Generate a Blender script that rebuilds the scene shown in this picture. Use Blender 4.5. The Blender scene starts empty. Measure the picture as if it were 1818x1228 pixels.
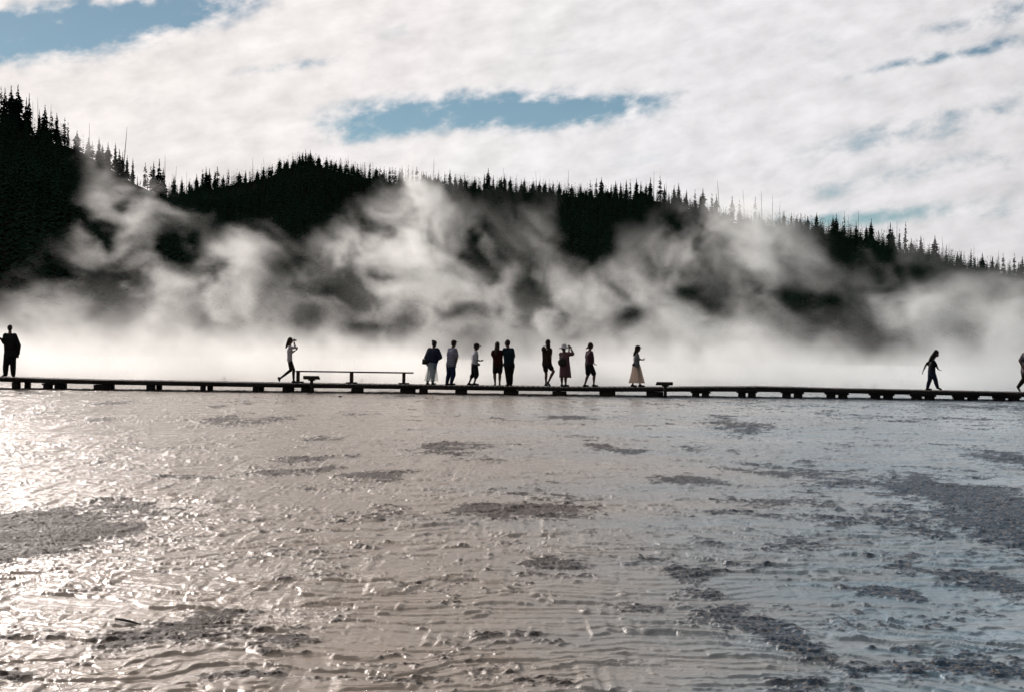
import bpy, bmesh, math, random
import numpy as np
from mathutils import Vector, Matrix

random.seed(7); rng = np.random.default_rng(11)
R = math.radians
sc = bpy.context.scene
col = sc.collection

# ------------------------------------------------------------------ camera
F = 2525.0; CX, CY = 909.0, 614.0; CAMZ = 1.98
SUN_EL, SUN_AZ = 21.0, -29.5            # degrees; azimuth measured from +Y towards +X
cam = bpy.data.objects.new('camera', bpy.data.cameras.new('camera')); col.objects.link(cam)
cam.data.sensor_width = 36; cam.data.lens = 50.0; cam.data.clip_end = 9000; cam.data.clip_start = 0.1
CM = Matrix.Rotation(R(90 - 0.18), 3, 'X') @ Matrix.Rotation(R(0.69), 3, 'Z')
cam.matrix_world = Matrix.Translation((0, 0, CAMZ)) @ CM.to_4x4()
sc.camera = cam

def ray(px, py):
    return CM @ Vector(((px - CX) / F, -(py - CY) / F, -1.0))
def at(px, py, Y):
    d = ray(px, py); t = Y / d.y
    return Vector((d.x * t, Y, CAMZ + d.z * t))
def gnd(px, py, z=0.0):
    d = ray(px, py); t = (z - CAMZ) / d.z
    return Vector((d.x * t, d.y * t, z))
def azel(px, py):
    d = ray(px, py).normalized()
    return math.atan2(d.x, d.y), math.asin(d.z)

# ------------------------------------------------------------------ render settings
sc.view_settings.view_transform = 'Standard'; sc.view_settings.look = 'None'
sc.view_settings.exposure = 0.0; sc.view_settings.gamma = 1.0
cy = sc.cycles
cy.volume_step_rate = 3.0; cy.volume_max_steps = 160
cy.max_bounces = 10; cy.volume_bounces = 7; cy.diffuse_bounces = 3; cy.glossy_bounces = 3
cy.transparent_max_bounces = 12
cy.use_denoising = True
cy.use_adaptive_sampling = True; cy.adaptive_threshold = 0.02
cy.sample_clamp_indirect = 6.0

# ------------------------------------------------------------------ node helpers
class NT:
    def __init__(s, tree): s.t = tree; s.n = tree.nodes; s.l = tree.links
    def new(s, typ, **kw):
        n = s.n.new(typ)
        for k, v in kw.items(): setattr(n, k, v)
        return n
    def put(s, sock, v):
        if v is None: return
        if isinstance(v, bpy.types.NodeSocket): s.l.new(v, sock)
        else: sock.default_value = v
    def m(s, op, a, b=None, c=None, clamp=False):
        n = s.new('ShaderNodeMath', operation=op, use_clamp=clamp)
        s.put(n.inputs[0], a); s.put(n.inputs[1], b); s.put(n.inputs[2], c)
        return n.outputs[0]
    def vm(s, op, a, b=None):
        n = s.new('ShaderNodeVectorMath', operation=op)
        s.put(n.inputs[0], a); s.put(n.inputs[1], b)
        return n.outputs[0]
    def xyz(s, x, y, z):
        n = s.new('ShaderNodeCombineXYZ')
        s.put(n.inputs[0], x); s.put(n.inputs[1], y); s.put(n.inputs[2], z); return n.outputs[0]
    def noise(s, vec, scale, detail=4, rough=0.55, dist=0.0):
        n = s.new('ShaderNodeTexNoise'); s.put(n.inputs['Vector'], vec)
        n.inputs['Scale'].default_value = scale; n.inputs['Detail'].default_value = detail
        n.inputs['Roughness'].default_value = rough; n.inputs['Distortion'].default_value = dist
        return n.outputs['Fac']
    def ramp(s, v, a, b, lo=0.0, hi=1.0, smooth=True):
        n = s.new('ShaderNodeMapRange', interpolation_type='SMOOTHSTEP' if smooth else 'LINEAR')
        s.put(n.inputs[0], v); n.inputs[1].default_value = a; n.inputs[2].default_value = b
        n.inputs[3].default_value = lo; n.inputs[4].default_value = hi
        return n.outputs[0]
    def mix(s, f, a, b):
        n = s.new('ShaderNodeMix', data_type='RGBA')
        s.put(n.inputs[0], f); s.put(n.inputs[6], a); s.put(n.inputs[7], b); return n.outputs[2]

# ------------------------------------------------------------------ world: sky with broken cloud sheet
w = bpy.data.worlds.new('World'); sc.world = w; w.use_nodes = True
T = NT(w.node_tree); w.node_tree.nodes.clear()
sky = T.new('ShaderNodeTexSky', sky_type='NISHITA', sun_disc=False, sun_elevation=R(SUN_EL),
            sun_rotation=R(SUN_AZ), altitude=2200, air_density=1.0, dust_density=0.3, ozone_density=1.5)
tc = T.new('ShaderNodeTexCoord')
sep = T.new('ShaderNodeSeparateXYZ'); T.l.new(tc.outputs['Generated'], sep.inputs[0])
X, Yc, Z = sep.outputs
az = T.m('ARCTAN2', X, Yc); el = T.m('ARCSINE', Z)
# slanted, stretched coordinates: streaks rise to the right
ca, sa = math.cos(R(13)), math.sin(R(13))
u = T.m('ADD', T.m('MULTIPLY', az, ca), T.m('MULTIPLY', el, sa))
v = T.m('SUBTRACT', T.m('MULTIPLY', el, ca), T.m('MULTIPLY', az, sa))
cl = T.xyz(T.m('MULTIPLY', u, 1.0), T.m('MULTIPLY', v, 2.3), 0.0)
n_big = T.noise(cl, 13, 6, 0.55, 0.15)
n_med = T.noise(T.xyz(u, T.m('MULTIPLY', v, 1.7), 0.0), 36, 6, 0.55, 0.15)
n_str = T.noise(T.xyz(T.m('MULTIPLY', u, .8), T.m('MULTIPLY', v, 4.5), 0.7), 16, 5, 0.6)
n_fin = T.noise(T.xyz(u, T.m('MULTIPLY', v, 1.5), 0.3), 85, 4, 0.55)
holes = [  # px, py, rx, ry, tilt (deg), strength : the blue openings of this sky
    (145, 50, 225, 38, 13, 1.3), (-140, 70, 200, 30, 10, 1.0), (330, 5, 110, 26, 13, .7),
    (680, 212, 105, 27, 8, 1.0), (850, 195, 120, 31, 3, 1.0), (980, 198, 100, 28, 4, .95), (1110, 190, 90, 20, 8, .85),
    (520, 118, 90, 10, 10, .45), (640, 245, 50, 14, 10, .5),
    (1672, 102, 62, 10, 8, .95), (1560, 122, 60, 8, 14, .45), (1700, 45, 90, 14, 8, .5), (1780, 78, 60, 12, 8, .5), (1800, 15, 50, 22, 8, .5),
    (1560, 245, 200, 24, 12, .36), (1750, 200, 170, 26, 12, .30), (1500, 335, 200, 22, 10, .34),
    (1560, 385, 150, 14, 6, .5), (1440, 392, 110, 12, 4, .45), (1790, 380, 120, 14, 4, .3), (1780, 290, 130, 30, 8, .25)]
hsum = None
for (px, py, rx, ry, tl, st) in holes:
    a0, e0 = azel(px, py); c_, s_ = math.cos(R(tl)), math.sin(R(tl))
    da = T.m('SUBTRACT', az, a0); de = T.m('SUBTRACT', el, e0)
    p = T.m('MULTIPLY', T.m('ADD', T.m('MULTIPLY', da, c_), T.m('MULTIPLY', de, s_)), F / rx)
    q = T.m('MULTIPLY', T.m('SUBTRACT', T.m('MULTIPLY', de, c_), T.m('MULTIPLY', da, s_)), F / ry)
    r2 = T.m('ADD', T.m('MULTIPLY', p, p), T.m('MULTIPLY', q, q))
    g = T.m('MULTIPLY', T.m('EXPONENT', T.m('MULTIPLY', r2, -0.8)), st)
    hsum = g if hsum is None else T.m('ADD', hsum, g)
nn = T.m('ADD', T.m('MULTIPLY', T.m('SUBTRACT', n_big, 0.5), 1.3), T.m('MULTIPLY', T.m('SUBTRACT', n_med, 0.5), 2.7))
nn = T.m('ADD', nn, T.m('MULTIPLY', T.m('SUBTRACT', n_fin, 0.5), 1.0))
thin = T.m('ADD', hsum, T.m('MULTIPLY', nn, T.m('ADD', .22, T.m('MINIMUM', hsum, .8))))
clear = T.ramp(thin, 0.10, 1.15, 0.0, .96)
# a few scattered clear rifts elsewhere
rift = T.ramp(n_big, 0.60, 0.78, 0.0, 0.30)
clear = T.m('MAXIMUM', clear, rift)
cover = T.m('SUBTRACT', 1.0, clear, clamp=True)
# cloud brightness: forward scatter toward the sun, dim away from it
sd = Vector((math.sin(R(SUN_AZ)) * math.cos(R(SUN_EL)), math.cos(R(SUN_AZ)) * math.cos(R(SUN_EL)), math.sin(R(SUN_EL))))
dn = T.new('ShaderNodeVectorMath', operation='DOT_PRODUCT'); T.l.new(tc.outputs['Generated'], dn.inputs[0]); dn.inputs[1].default_value = sd
cosS = dn.outputs['Value']
glow = T.ramp(cosS, 0.5, 1.0, 0.0, 0.14, False)
base = T.ramp(cosS, -0.4, 0.85, 0.10, 0.79)
bri = T.m('ADD', base, glow)
shade = T.m('ADD', 0.96, T.m('MULTIPLY', T.m('SUBTRACT', n_med, 0.5), -0.52))
shade = T.m('ADD', shade, T.m('MULTIPLY', T.m('SUBTRACT', n_fin, 0.5), -0.06))
shade = T.m('ADD', shade, T.m('MULTIPLY', T.m('SUBTRACT', n_str, 0.5), -0.22))
bri = T.m('MULTIPLY', bri, shade)
ccol = T.mix(T.ramp(cosS, 0.80, 0.99), (0.97, 0.95, 0.965, 1), (1.03, 0.965, 0.935, 1))
bg1 = T.new('ShaderNodeBackground'); T.l.new(T.vm('MULTIPLY', sky.outputs[0], (0.93, 1.03, .93)), bg1.inputs[0]); bg1.inputs[1].default_value = 0.062
bg2 = T.new('ShaderNodeBackground'); T.l.new(ccol, bg2.inputs[0]); T.l.new(bri, bg2.inputs[1])
mx = T.new('ShaderNodeMixShader'); T.l.new(cover, mx.inputs[0]); T.l.new(bg1.outputs[0], mx.inputs[1]); T.l.new(bg2.outputs[0], mx.inputs[2])
wo = T.new('ShaderNodeOutputWorld'); T.l.new(mx.outputs[0], wo.inputs[0])
w.cycles.sampling_method = 'MANUAL'; w.cycles.sample_map_resolution = 512

sun = bpy.data.objects.new('sun', bpy.data.lights.new('sun', 'SUN')); col.objects.link(sun)
sun.data.energy = 3.4; sun.data.angle = R(0.6); sun.data.color = (1.0, 0.90, 0.84)
sun.rotation_euler = (-sd).to_track_quat('-Z', 'Y').to_euler()

# ------------------------------------------------------------------ object helpers
def tag(o, label=None, cat=None, group=None, kind=None):
    if label: o['label'] = label
    if cat: o['category'] = cat
    if group: o['group'] = group
    if kind: o['kind'] = kind
    return o
def empty(name, loc, rz=0.0):
    o = bpy.data.objects.new(name, None); col.objects.link(o); o.location = loc; o.rotation_euler = (0, 0, rz)
    o.empty_display_size = 0.2; return o
def link(name, me, mat=None, parent=None, loc=None):
    o = bpy.data.objects.new(name, me); col.objects.link(o)
    if mat and not me.materials: me.materials.append(mat)
    if parent:
        o.parent = parent
        if loc is None and parent.type == 'EMPTY': pass
    if loc is not None: o.location = loc
    return o
def smooth(me, on=True):
    me.polygons.foreach_set('use_smooth', np.full(len(me.polygons), on)); me.update()
def fast_mesh(name, V, quads=None, tris=None):
    me = bpy.data.meshes.new(name); V = np.asarray(V, np.float32)
    me.vertices.add(len(V)); me.vertices.foreach_set('co', V.ravel())
    loops, starts, n = [], [], 0
    for A, k in ((quads, 4), (tris, 3)):
        if A is not None and len(A):
            A = np.asarray(A, np.int32); loops.append(A.ravel()); starts.append(n + np.arange(len(A)) * k); n += A.size
    L = np.concatenate(loops); S = np.concatenate(starts)
    me.loops.add(len(L)); me.loops.foreach_set('vertex_index', L)
    me.polygons.add(len(S)); me.polygons.foreach_set('loop_start', S.astype(np.int32))
    me.update(calc_edges=True); me.validate(); return me

def mat(name, color, rough=0.8, var=0.25, scale=12.0, spec=0.3, bump=0.0, color2=None, stretch=(1, 1, 1), detail=5):
    m = bpy.data.materials.new(name); m.use_nodes = True; t = NT(m.node_tree)
    b = m.node_tree.nodes['Principled BSDF']
    tcn = t.new('ShaderNodeTexCoord'); mp = t.new('ShaderNodeMapping'); mp.inputs['Scale'].default_value = stretch
    t.l.new(tcn.outputs['Object'], mp.inputs[0])
    n = t.noise(mp.outputs[0], scale, detail, 0.6)
    c1 = tuple(color) + (1,)
    c2 = tuple(color2) + (1,) if color2 else tuple(max(0, c * (1 - var * 1.6)) for c in color) + (1,)
    t.l.new(t.mix(t.ramp(n, 0.3, 0.72), c1, c2), b.inputs['Base Color'])
    b.inputs['Roughness'].default_value = rough; b.inputs['Specular IOR Level'].default_value = spec
    if bump:
        bp = t.new('ShaderNodeBump'); bp.inputs['Strength'].default_value = bump; bp.inputs['Distance'].default_value = 0.02
        t.l.new(n, bp.inputs['Height']); t.l.new(bp.outputs[0], b.inputs['Normal'])
    return m

# ------------------------------------------------------------------ numpy noise
LAT = rng.random((64, 64, 64)).astype(np.float32)
def vnoise3(x, y, z):
    xi, yi, zi = np.floor(x).astype(np.int32), np.floor(y).astype(np.int32), np.floor(z).astype(np.int32)
    fx, fy, fz = x - xi, y - yi, z - zi
    fx = fx * fx * (3 - 2 * fx); fy = fy * fy * (3 - 2 * fy); fz = fz * fz * (3 - 2 * fz)
    x0, y0, z0 = xi & 63, yi & 63, zi & 63; x1, y1, z1 = (x0 + 1) & 63, (y0 + 1) & 63, (z0 + 1) & 63
    def L(a, b, c): return LAT[a, b, c]
    a = L(x0, y0, z0) * (1 - fx) + L(x1, y0, z0) * fx; b = L(x0, y1, z0) * (1 - fx) + L(x1, y1, z0) * fx
    c = L(x0, y0, z1) * (1 - fx) + L(x1, y0, z1) * fx; d = L(x0, y1, z1) * (1 - fx) + L(x1, y1, z1) * fx
    return (a * (1 - fy) + b * fy) * (1 - fz) + (c * (1 - fy) + d * fy) * fz
def vnoise2(x, y, s=0):
    xi, yi = np.floor(x).astype(np.int32), np.floor(y).astype(np.int32)
    fx, fy = x - xi, y - yi; fx = fx * fx * (3 - 2 * fx); fy = fy * fy * (3 - 2 * fy)
    x0, y0 = xi & 63, yi & 63; x1, y1 = (x0 + 1) & 63, (y0 + 1) & 63; P = LAT[s % 64]
    return (P[x0, y0] * (1 - fx) + P[x1, y0] * fx) * (1 - fy) + (P[x0, y1] * (1 - fx) + P[x1, y1] * fx) * fy
def fbm2(x, y, o=5, s=0, g=0.5):
    t, a, n = 0, 1.0, 0
    for k in range(o): t = t + a * vnoise2(x * 2 ** k + 13.7 * k, y * 2 ** k + 7.1 * k, s + k); n += a; a *= g
    return t / n
def fbm3(x, y, z, o=4, g=0.5, off=0.0):
    t, a, n = 0, 1.0, 0
    for k in range(o): t = t + a * vnoise3(x * 2 ** k + off + 9.3 * k, y * 2 ** k + 5.1 * k, z * 2 ** k + 3.3 * k); n += a; a *= g
    return t / n
def sstep(a, b, x):
    t = np.clip((x - a) / (b - a), 0, 1); return t * t * (3 - 2 * t)

# ------------------------------------------------------------------ ground: wet mineral terrace, one sheet to the horizon
def build_ground():
    # rows: distance grows so that every row is fine enough for its range
    s = np.linspace(1 / 5.2, 1 / 60.0, 1050); near = 1 / s
    rows = np.concatenate([[-400, -60, -15, -3, 1.0, 2.5, 4.0], near, [64, 70, 80, 100, 130, 180, 260, 400, 700, 1200, 2500, 4500]])
    cols = np.concatenate([[-60, -12, -4, -1.6, -0.9, -0.6], np.linspace(-0.46, 0.46, 1150), [0.6, 0.9, 1.6, 4, 12, 60]])
    Yg, C = np.meshgrid(rows, cols, indexing='ij')
    Xg = C * np.maximum(np.abs(Yg), 6.0)
    x, y = Xg, Yg
    fade = sstep(4.2, 6.0, y) * (1 - sstep(56, 66, y)) * (1 - sstep(0.45, 0.6, np.abs(C)))
    # crust patches: raised, rough, where the film of water does not reach (positions on the ground)
    patches = [  # px, py, half-width px, half-height px, amount
        (75, 952, 120, 52, 1.25), (10, 930, 60, 22, .8), (915, 906, 100, 21, 1.3), (860, 900, 45, 12, .6), (540, 818, 40, 8, 1.0), (580, 832, 45, 7, .8), (500, 843, 50, 5, .7), (600, 812, 30, 4, .7),
        (672, 848, 68, 10, 1.2), (800, 795, 48, 9, 1.0), (1060, 792, 30, 5, .9), (1117, 803, 34, 6, .9), (1010, 742, 32, 4, 1.0), (1030, 775, 26, 3, .7),
        (400, 744, 30, 9, 1.1), (440, 752, 45, 11, .7), (385, 723, 22, 3, .8), (470, 715, 50, 5, .5), (190, 745, 26, 3.5, 1.0), (195, 716, 30, 3.5, 1.0), (90, 731, 38, 6, .7), (85, 722, 25, 3, .6),
        (570, 781, 30, 4, .6), (640, 735, 30, 4, .5), (880, 745, 26, 4, .6), (860, 820, 34, 6, .6),
        (1320, 757, 50, 12, .9), (1290, 742, 30, 5, .6), (1225, 800, 35, 8, .55), (1210, 850, 60, 10, .95), (1330, 838, 130, 14, .5), (1290, 892, 120, 8, .5), (1400, 915, 120, 14, .62), (1530, 925, 100, 10, .5),
        (1600, 860, 180, 22, .55), (1740, 900, 130, 40, .8), (1810, 950, 70, 30, .85), (1790, 815, 70, 16, .85), (1500, 870, 90, 14, .4), (1450, 845, 90, 8, .5),
        (1640, 745, 200, 8, .45), (1760, 722, 150, 12, .55), (1500, 725, 160, 8, .3), (1250, 712, 180, 6, .3), (900, 706, 200, 4, .25),
        (340, 1110, 70, 22, .8), (400, 1130, 90, 22, .85), (270, 1150, 110, 24, .85), (190, 1140, 60, 14, .5), (420, 1095, 60, 12, .6), (60, 1212, 90, 14, .8), (460, 1205, 90, 10, .8), (420, 1215, 60, 8, .5), (520, 1140, 60, 9, .6),
        (980, 1004, 48, 9, .9), (1210, 1023, 34, 10, 1.0), (1255, 1060, 34, 11, .7), (1300, 1090, 45, 10, .8), (1245, 1100, 40, 8, .6), (1350, 1120, 55, 12, .85), (1420, 1150, 48, 18, 1.15), (1460, 1168, 30, 8, .8),
        (1510, 1045, 50, 6, .7), (1575, 1057, 60, 9, 1.0), (1620, 1068, 40, 5, .6), (1710, 1020, 52, 9, .95), (1770, 1043, 60, 9, .8), (1640, 945, 70, 8, .5),
        (850, 1130, 40, 6, .7), (985, 1143, 36, 7, .8), (1075, 1078, 40, 7, .5), (1150, 1085, 50, 9, .6), (700, 1215, 110, 9, .6), (1000, 1215, 110, 12, .7), (1690, 1190, 110, 10, .6), (1650, 1160, 80, 6, .5), (1390, 1212, 60, 8, .5),
        (640, 920, 70, 10, .5), (720, 935, 60, 6, .4), (560, 985, 110, 18, .5), (590, 1020, 70, 10, .45), (250, 895, 50, 5, .4), (330, 1015, 140, 10, .35), (340, 848, 60, 4, .9), (290, 905, 70, 4, .5), (470, 945, 150, 5, .5), (900, 870, 60, 8, .4), (700, 965, 50, 5, .5),
        (40, 1130, 60, 16, .3), (130, 1190, 60, 10, .4), (700, 990, 80, 8, .4), (800, 975, 40, 6, .4)]
    wx = (fbm2(x * 0.9, y * 0.45, 4, 3) - .5); wy = (fbm2(x * 0.9 + 40, y * 0.45, 4, 9) - .5)
    cr = np.zeros_like(x)
    for (px, py, hw, hh, am) in patches:
        c = gnd(px, py); yn = gnd(px, py + hh).y; yf = gnd(px, max(py - hh, 618)).y
        ry = (yf - yn) / 2; rx = hw / F * c.y
        c.y = (yf + yn) / 2
        q = ((x + wx * rx * 1.3 - c.x) / rx) ** 2 + ((y + wy * ry * 1.6 - c.y) / ry) ** 2
        cr = np.maximum(cr, am * np.exp(-0.75 * q)) if am < .6 else cr + (am * np.exp(-0.75 * q ** 1.3)) * (1 - np.clip(cr, 0, 1) * .6)
    edge = fbm2(x * 2.0, y * 1.5, 6, 21, .72)
    sm = fbm2(x * 0.35 + 11, y * 0.16, 4, 30)
    grit = fbm2(x * 11, y * 11, 3, 18, .65)
    crust = sstep(0.26, 0.66, cr + (edge - .5) * 2.0 + (sm - .5) * .5 + (grit - .5) * 1.1)
    fr = sstep(50.6, 51.6, y + (fbm2(x * .5, y * 0.9, 4, 33) - .5) * 1.5) * (1 - sstep(53.9, 54.3, y))    # boardwalk's shadow painted on the ground as a dark rough band
    crust = np.clip(np.maximum(crust, fr * .9), 0, 1)  # mask holds real crust plus the painted shadow band of the deck
    h = np.zeros_like(x)
    # terracettes: long low ledges across the flow, riser towards the viewer
    w0 = fbm2(x * 0.22, y * 0.30, 4, 41, .55) * 4.0; w1 = fbm2(x * .9, y * 1.0, 5, 44, .62)
    def ledge(freq, a_, wa, wb, lo, hi, sd_, rise, xs=.35, ys=.9):
        ph = y * freq + w0 * wa + w1 * wb + 2 * vnoise2(x * .05, y * .05, sd_); f = ph - np.floor(ph); k = np.floor(ph)
        # each ledge breaks into pieces of its own
        am = sstep(lo, hi, .6 * fbm2(x * xs + k * 3.7, k * 1.3, 4, sd_ + 2, .62) + .4 * fbm2(x * .2, y * .35, 4, sd_ + 5))
        return a_ * am * sstep(0, rise, f) * (1 - f)
    h += ledge(1.0, .018, 1.8, 2.4, .505, .56, 50, .025, 2.2)
    h += ledge(2.3, .016, 2.2, 2.4, .475, .53, 56, .05, 2.4)
    h += ledge(5.2, .010, 2.8, 3.2, .445, .51, 60, .08, 4.0)
    h += ledge(9.5, .0055, 3.6, 4.2, .44, .51, 52, .12, 5.0)
    # fine ripples stretched across
    rip = 1 - np.abs(2 * fbm2(x * 2.0, y * 13.0, 4, 12, .6) - 1)
    h += 0.0045 * rip ** 3 * (0.35 + 1.1 * sstep(.42, .60, fbm2(x * .18, y * .3, 4, 15)))
    h += 0.014 * (fbm2(x * .25, y * .25, 3, 5) - .5)
    # grit everywhere, coarser on the crust and loose rubble trails
    grit = fbm2(x * 15, y * 17, 3, 18, .65)
    loose = sstep(.50, .66, fbm2(x * .5, y * .8, 6, 26, .66))
    knob = sstep(.52, .66, grit)
    calm = sstep(.40, .62, fbm2(x * .16 + 5, y * .22, 4, 75, .6)) * sstep(-.25, .15, x / np.maximum(y, 4))
    h += (0.0050 - .0036 * calm) * fbm2(x * 2.3, y * 15, 5, 70, .7)
    h += (0.004 + 0.007 * knob + .006 * fbm2(x * 26, y * 26, 2, 28)) * crust + 0.0035 * knob * loose * (1 - crust)
    h *= fade
    V = np.stack([x, y, h], -1).reshape(-1, 3)
    nr, nc = x.shape; I = np.arange(nr * nc).reshape(nr, nc)
    q = np.stack([I[:-1, :-1], I[:-1, 1:], I[1:, 1:], I[1:, :-1]], -1).reshape(-1, 4)
    me = fast_mesh('ground', V, q); smooth(me)
    for nm, arr in (('crust', crust), ('loose', np.clip(loose * .7, 0, 1) * fade), ('calm', calm)):
        a = me.attributes.new(nm, 'FLOAT', 'POINT'); a.data.foreach_set('value', arr.astype(np.float32).ravel())
    m = bpy.data.materials.new('wet_mineral_crust'); m.use_nodes = True; t = NT(m.node_tree); b = m.node_tree.nodes['Principled BSDF']
    ge = t.new('ShaderNodeNewGeometry'); P = ge.outputs['Position']
    def attr(n): a = t.new('ShaderNodeAttribute'); a.attribute_name = n; return a.outputs['Fac']
    c_, l_, k_ = attr('crust'), attr('loose'), attr('calm')
    mp = t.new('ShaderNodeMapping'); t.l.new(P, mp.inputs[0]); mp.inputs['Scale'].default_value = (0.35, 1.0, 1)
    nb = t.noise(mp.outputs[0], 0.25, 5, .6); nm_ = t.noise(mp.outputs[0], 2.2, 6, .62)
    sx = t.new('ShaderNodeSeparateXYZ'); t.l.new(P, sx.inputs[0])
    # tan mineral with reflected light painted in: warm sheen left, sky blue right
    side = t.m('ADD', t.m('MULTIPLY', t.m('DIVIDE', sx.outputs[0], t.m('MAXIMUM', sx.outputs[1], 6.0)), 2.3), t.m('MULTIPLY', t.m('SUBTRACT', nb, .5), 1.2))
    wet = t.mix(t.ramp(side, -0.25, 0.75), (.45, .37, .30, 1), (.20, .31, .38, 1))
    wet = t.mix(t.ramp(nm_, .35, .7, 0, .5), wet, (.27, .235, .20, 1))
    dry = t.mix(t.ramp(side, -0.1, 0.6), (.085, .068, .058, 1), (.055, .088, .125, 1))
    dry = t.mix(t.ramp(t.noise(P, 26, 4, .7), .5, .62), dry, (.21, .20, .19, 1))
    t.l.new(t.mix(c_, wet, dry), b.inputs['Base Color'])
    ro = t.m('ADD', t.m('MULTIPLY', c_, .40), t.m('ADD', t.m('MULTIPLY', l_, .06), t.ramp(nm_, .3, .7, .13, .24)))
    t.l.new(ro, b.inputs['Roughness']); 
    t.l.new(t.m('SUBTRACT', 0.42, t.m('MULTIPLY', c_, .30)), b.inputs['Specular IOR Level'])
    b.inputs['IOR'].default_value = 1.33
    mp2 = t.new('ShaderNodeMapping'); t.l.new(P, mp2.inputs[0]); mp2.inputs['Scale'].default_value = (.7, 2.6, 1)
    n1 = t.noise(mp2.outputs[0], 7, 6, .75); n2 = t.noise(P, 38, 4, .75)
    hh = t.m('ADD', t.m('MULTIPLY', n1, t.m('SUBTRACT', 1.0, t.m('MULTIPLY', k_, .75))), t.m('MULTIPLY', n2, t.m('ADD', .06, t.m('MULTIPLY', t.m('ADD', c_, l_), .55))))
    bp = t.new('ShaderNodeBump'); bp.inputs['Strength'].default_value = 1.0; bp.inputs['Distance'].default_value = 0.017
    t.l.new(hh, bp.inputs['Height']); t.l.new(bp.outputs[0], b.inputs['Normal'])
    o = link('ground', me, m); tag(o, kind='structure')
    return o
build_ground()

# ------------------------------------------------------------------ hills
MAIN = [(-700, 300), (0, 330), (240, 345), (300, 346), (350, 338), (400, 327), (470, 314), (505, 298), (540, 291), (575, 294), (620, 306), (700, 322), (760, 328), (860, 334), (950, 340), (1050, 348), (1110, 350), (1170, 354), (1215, 364), (1255, 380), (1300, 392), (1400, 402), (1450, 409), (1520, 424), (1600, 446), (1680, 468), (1750, 486), (1818, 500), (2100, 545), (2500, 590)]
LEFT = [(-900, -60), (-400, 90), (-150, 160), (-40, 196), (0, 212), (50, 232), (100, 250), (140, 262), (170, 280), (205, 300), (240, 322), (275, 338), (320, 365), (380, 405), (460, 460), (560, 530), (680, 598), (800, 612)]
def prof(lst):
    A = [azel(*p) for p in lst]; a = np.array([k[0] for k in A]); t = np.array([math.tan(k[1]) for k in A]); return a, t
MA, MT = prof(MAIN); LA, LT = prof(LEFT)
RM, RL = 900.0, 640.0
def hill_z(x, y):
    x = np.asarray(x, float); y = np.asarray(y, float)
    r = np.hypot(x, y); a = np.arctan2(x, y)
    tm = np.maximum(np.interp(a, MA, MT), 0) ; tl = np.maximum(np.interp(a, LA, LT), 0)
    um = np.clip((r - 280) / (RM - 280), 0, None); ul = np.clip((r - 150) / (RL - 150), 0, None)
    zm = tm * RM * np.where(um < 1, um ** 1.25, 1 - (um - 1) * 0.9)
    zl = tl * RL * np.where(ul < 1, ul ** 1.25, 1 - (ul - 1) * 1.1)
    nz = (fbm2(x * .012 + 50, y * .012 + 50, 5, 8) - .5)
    near = np.minimum(np.abs(um - 1) * 4, 1)
    nearl = np.minimum(np.abs(ul - 1) * 4, 1)
    z = np.maximum(zm + CAMZ + nz * 22 * near * np.clip(um, 0, 1), zl + CAMZ + nz * 14 * nearl * np.clip(ul, 0, 1))
    return np.where((um <= 0) & (ul <= 0), -0.5, np.maximum(z - 1.2, -0.5))
def build_hill():
    a = np.linspace(R(-36), R(36), 420); r = np.concatenate([np.linspace(150, 1000, 150), [1100, 1250, 1500, 1900]])
    Rr, A = np.meshgrid(r, a, indexing='ij'); x = Rr * np.sin(A); y = Rr * np.cos(A)
    z = hill_z(x, y)
    nr, nc = x.shape; I = np.arange(nr * nc).reshape(nr, nc)
    q = np.stack([I[:-1, :-1], I[:-1, 1:], I[1:, 1:], I[1:, :-1]], -1).reshape(-1, 4)
    me = fast_mesh('hillside', np.stack([x, y, z], -1).reshape(-1, 3), q); smooth(me)
    m = mat('hill_earth', (.012, .008, .007), .95, .3, .03, .0, color2=(.005, .006, .005))
    tag(link('hillside', me, m), kind='structure')
build_hill()

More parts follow.
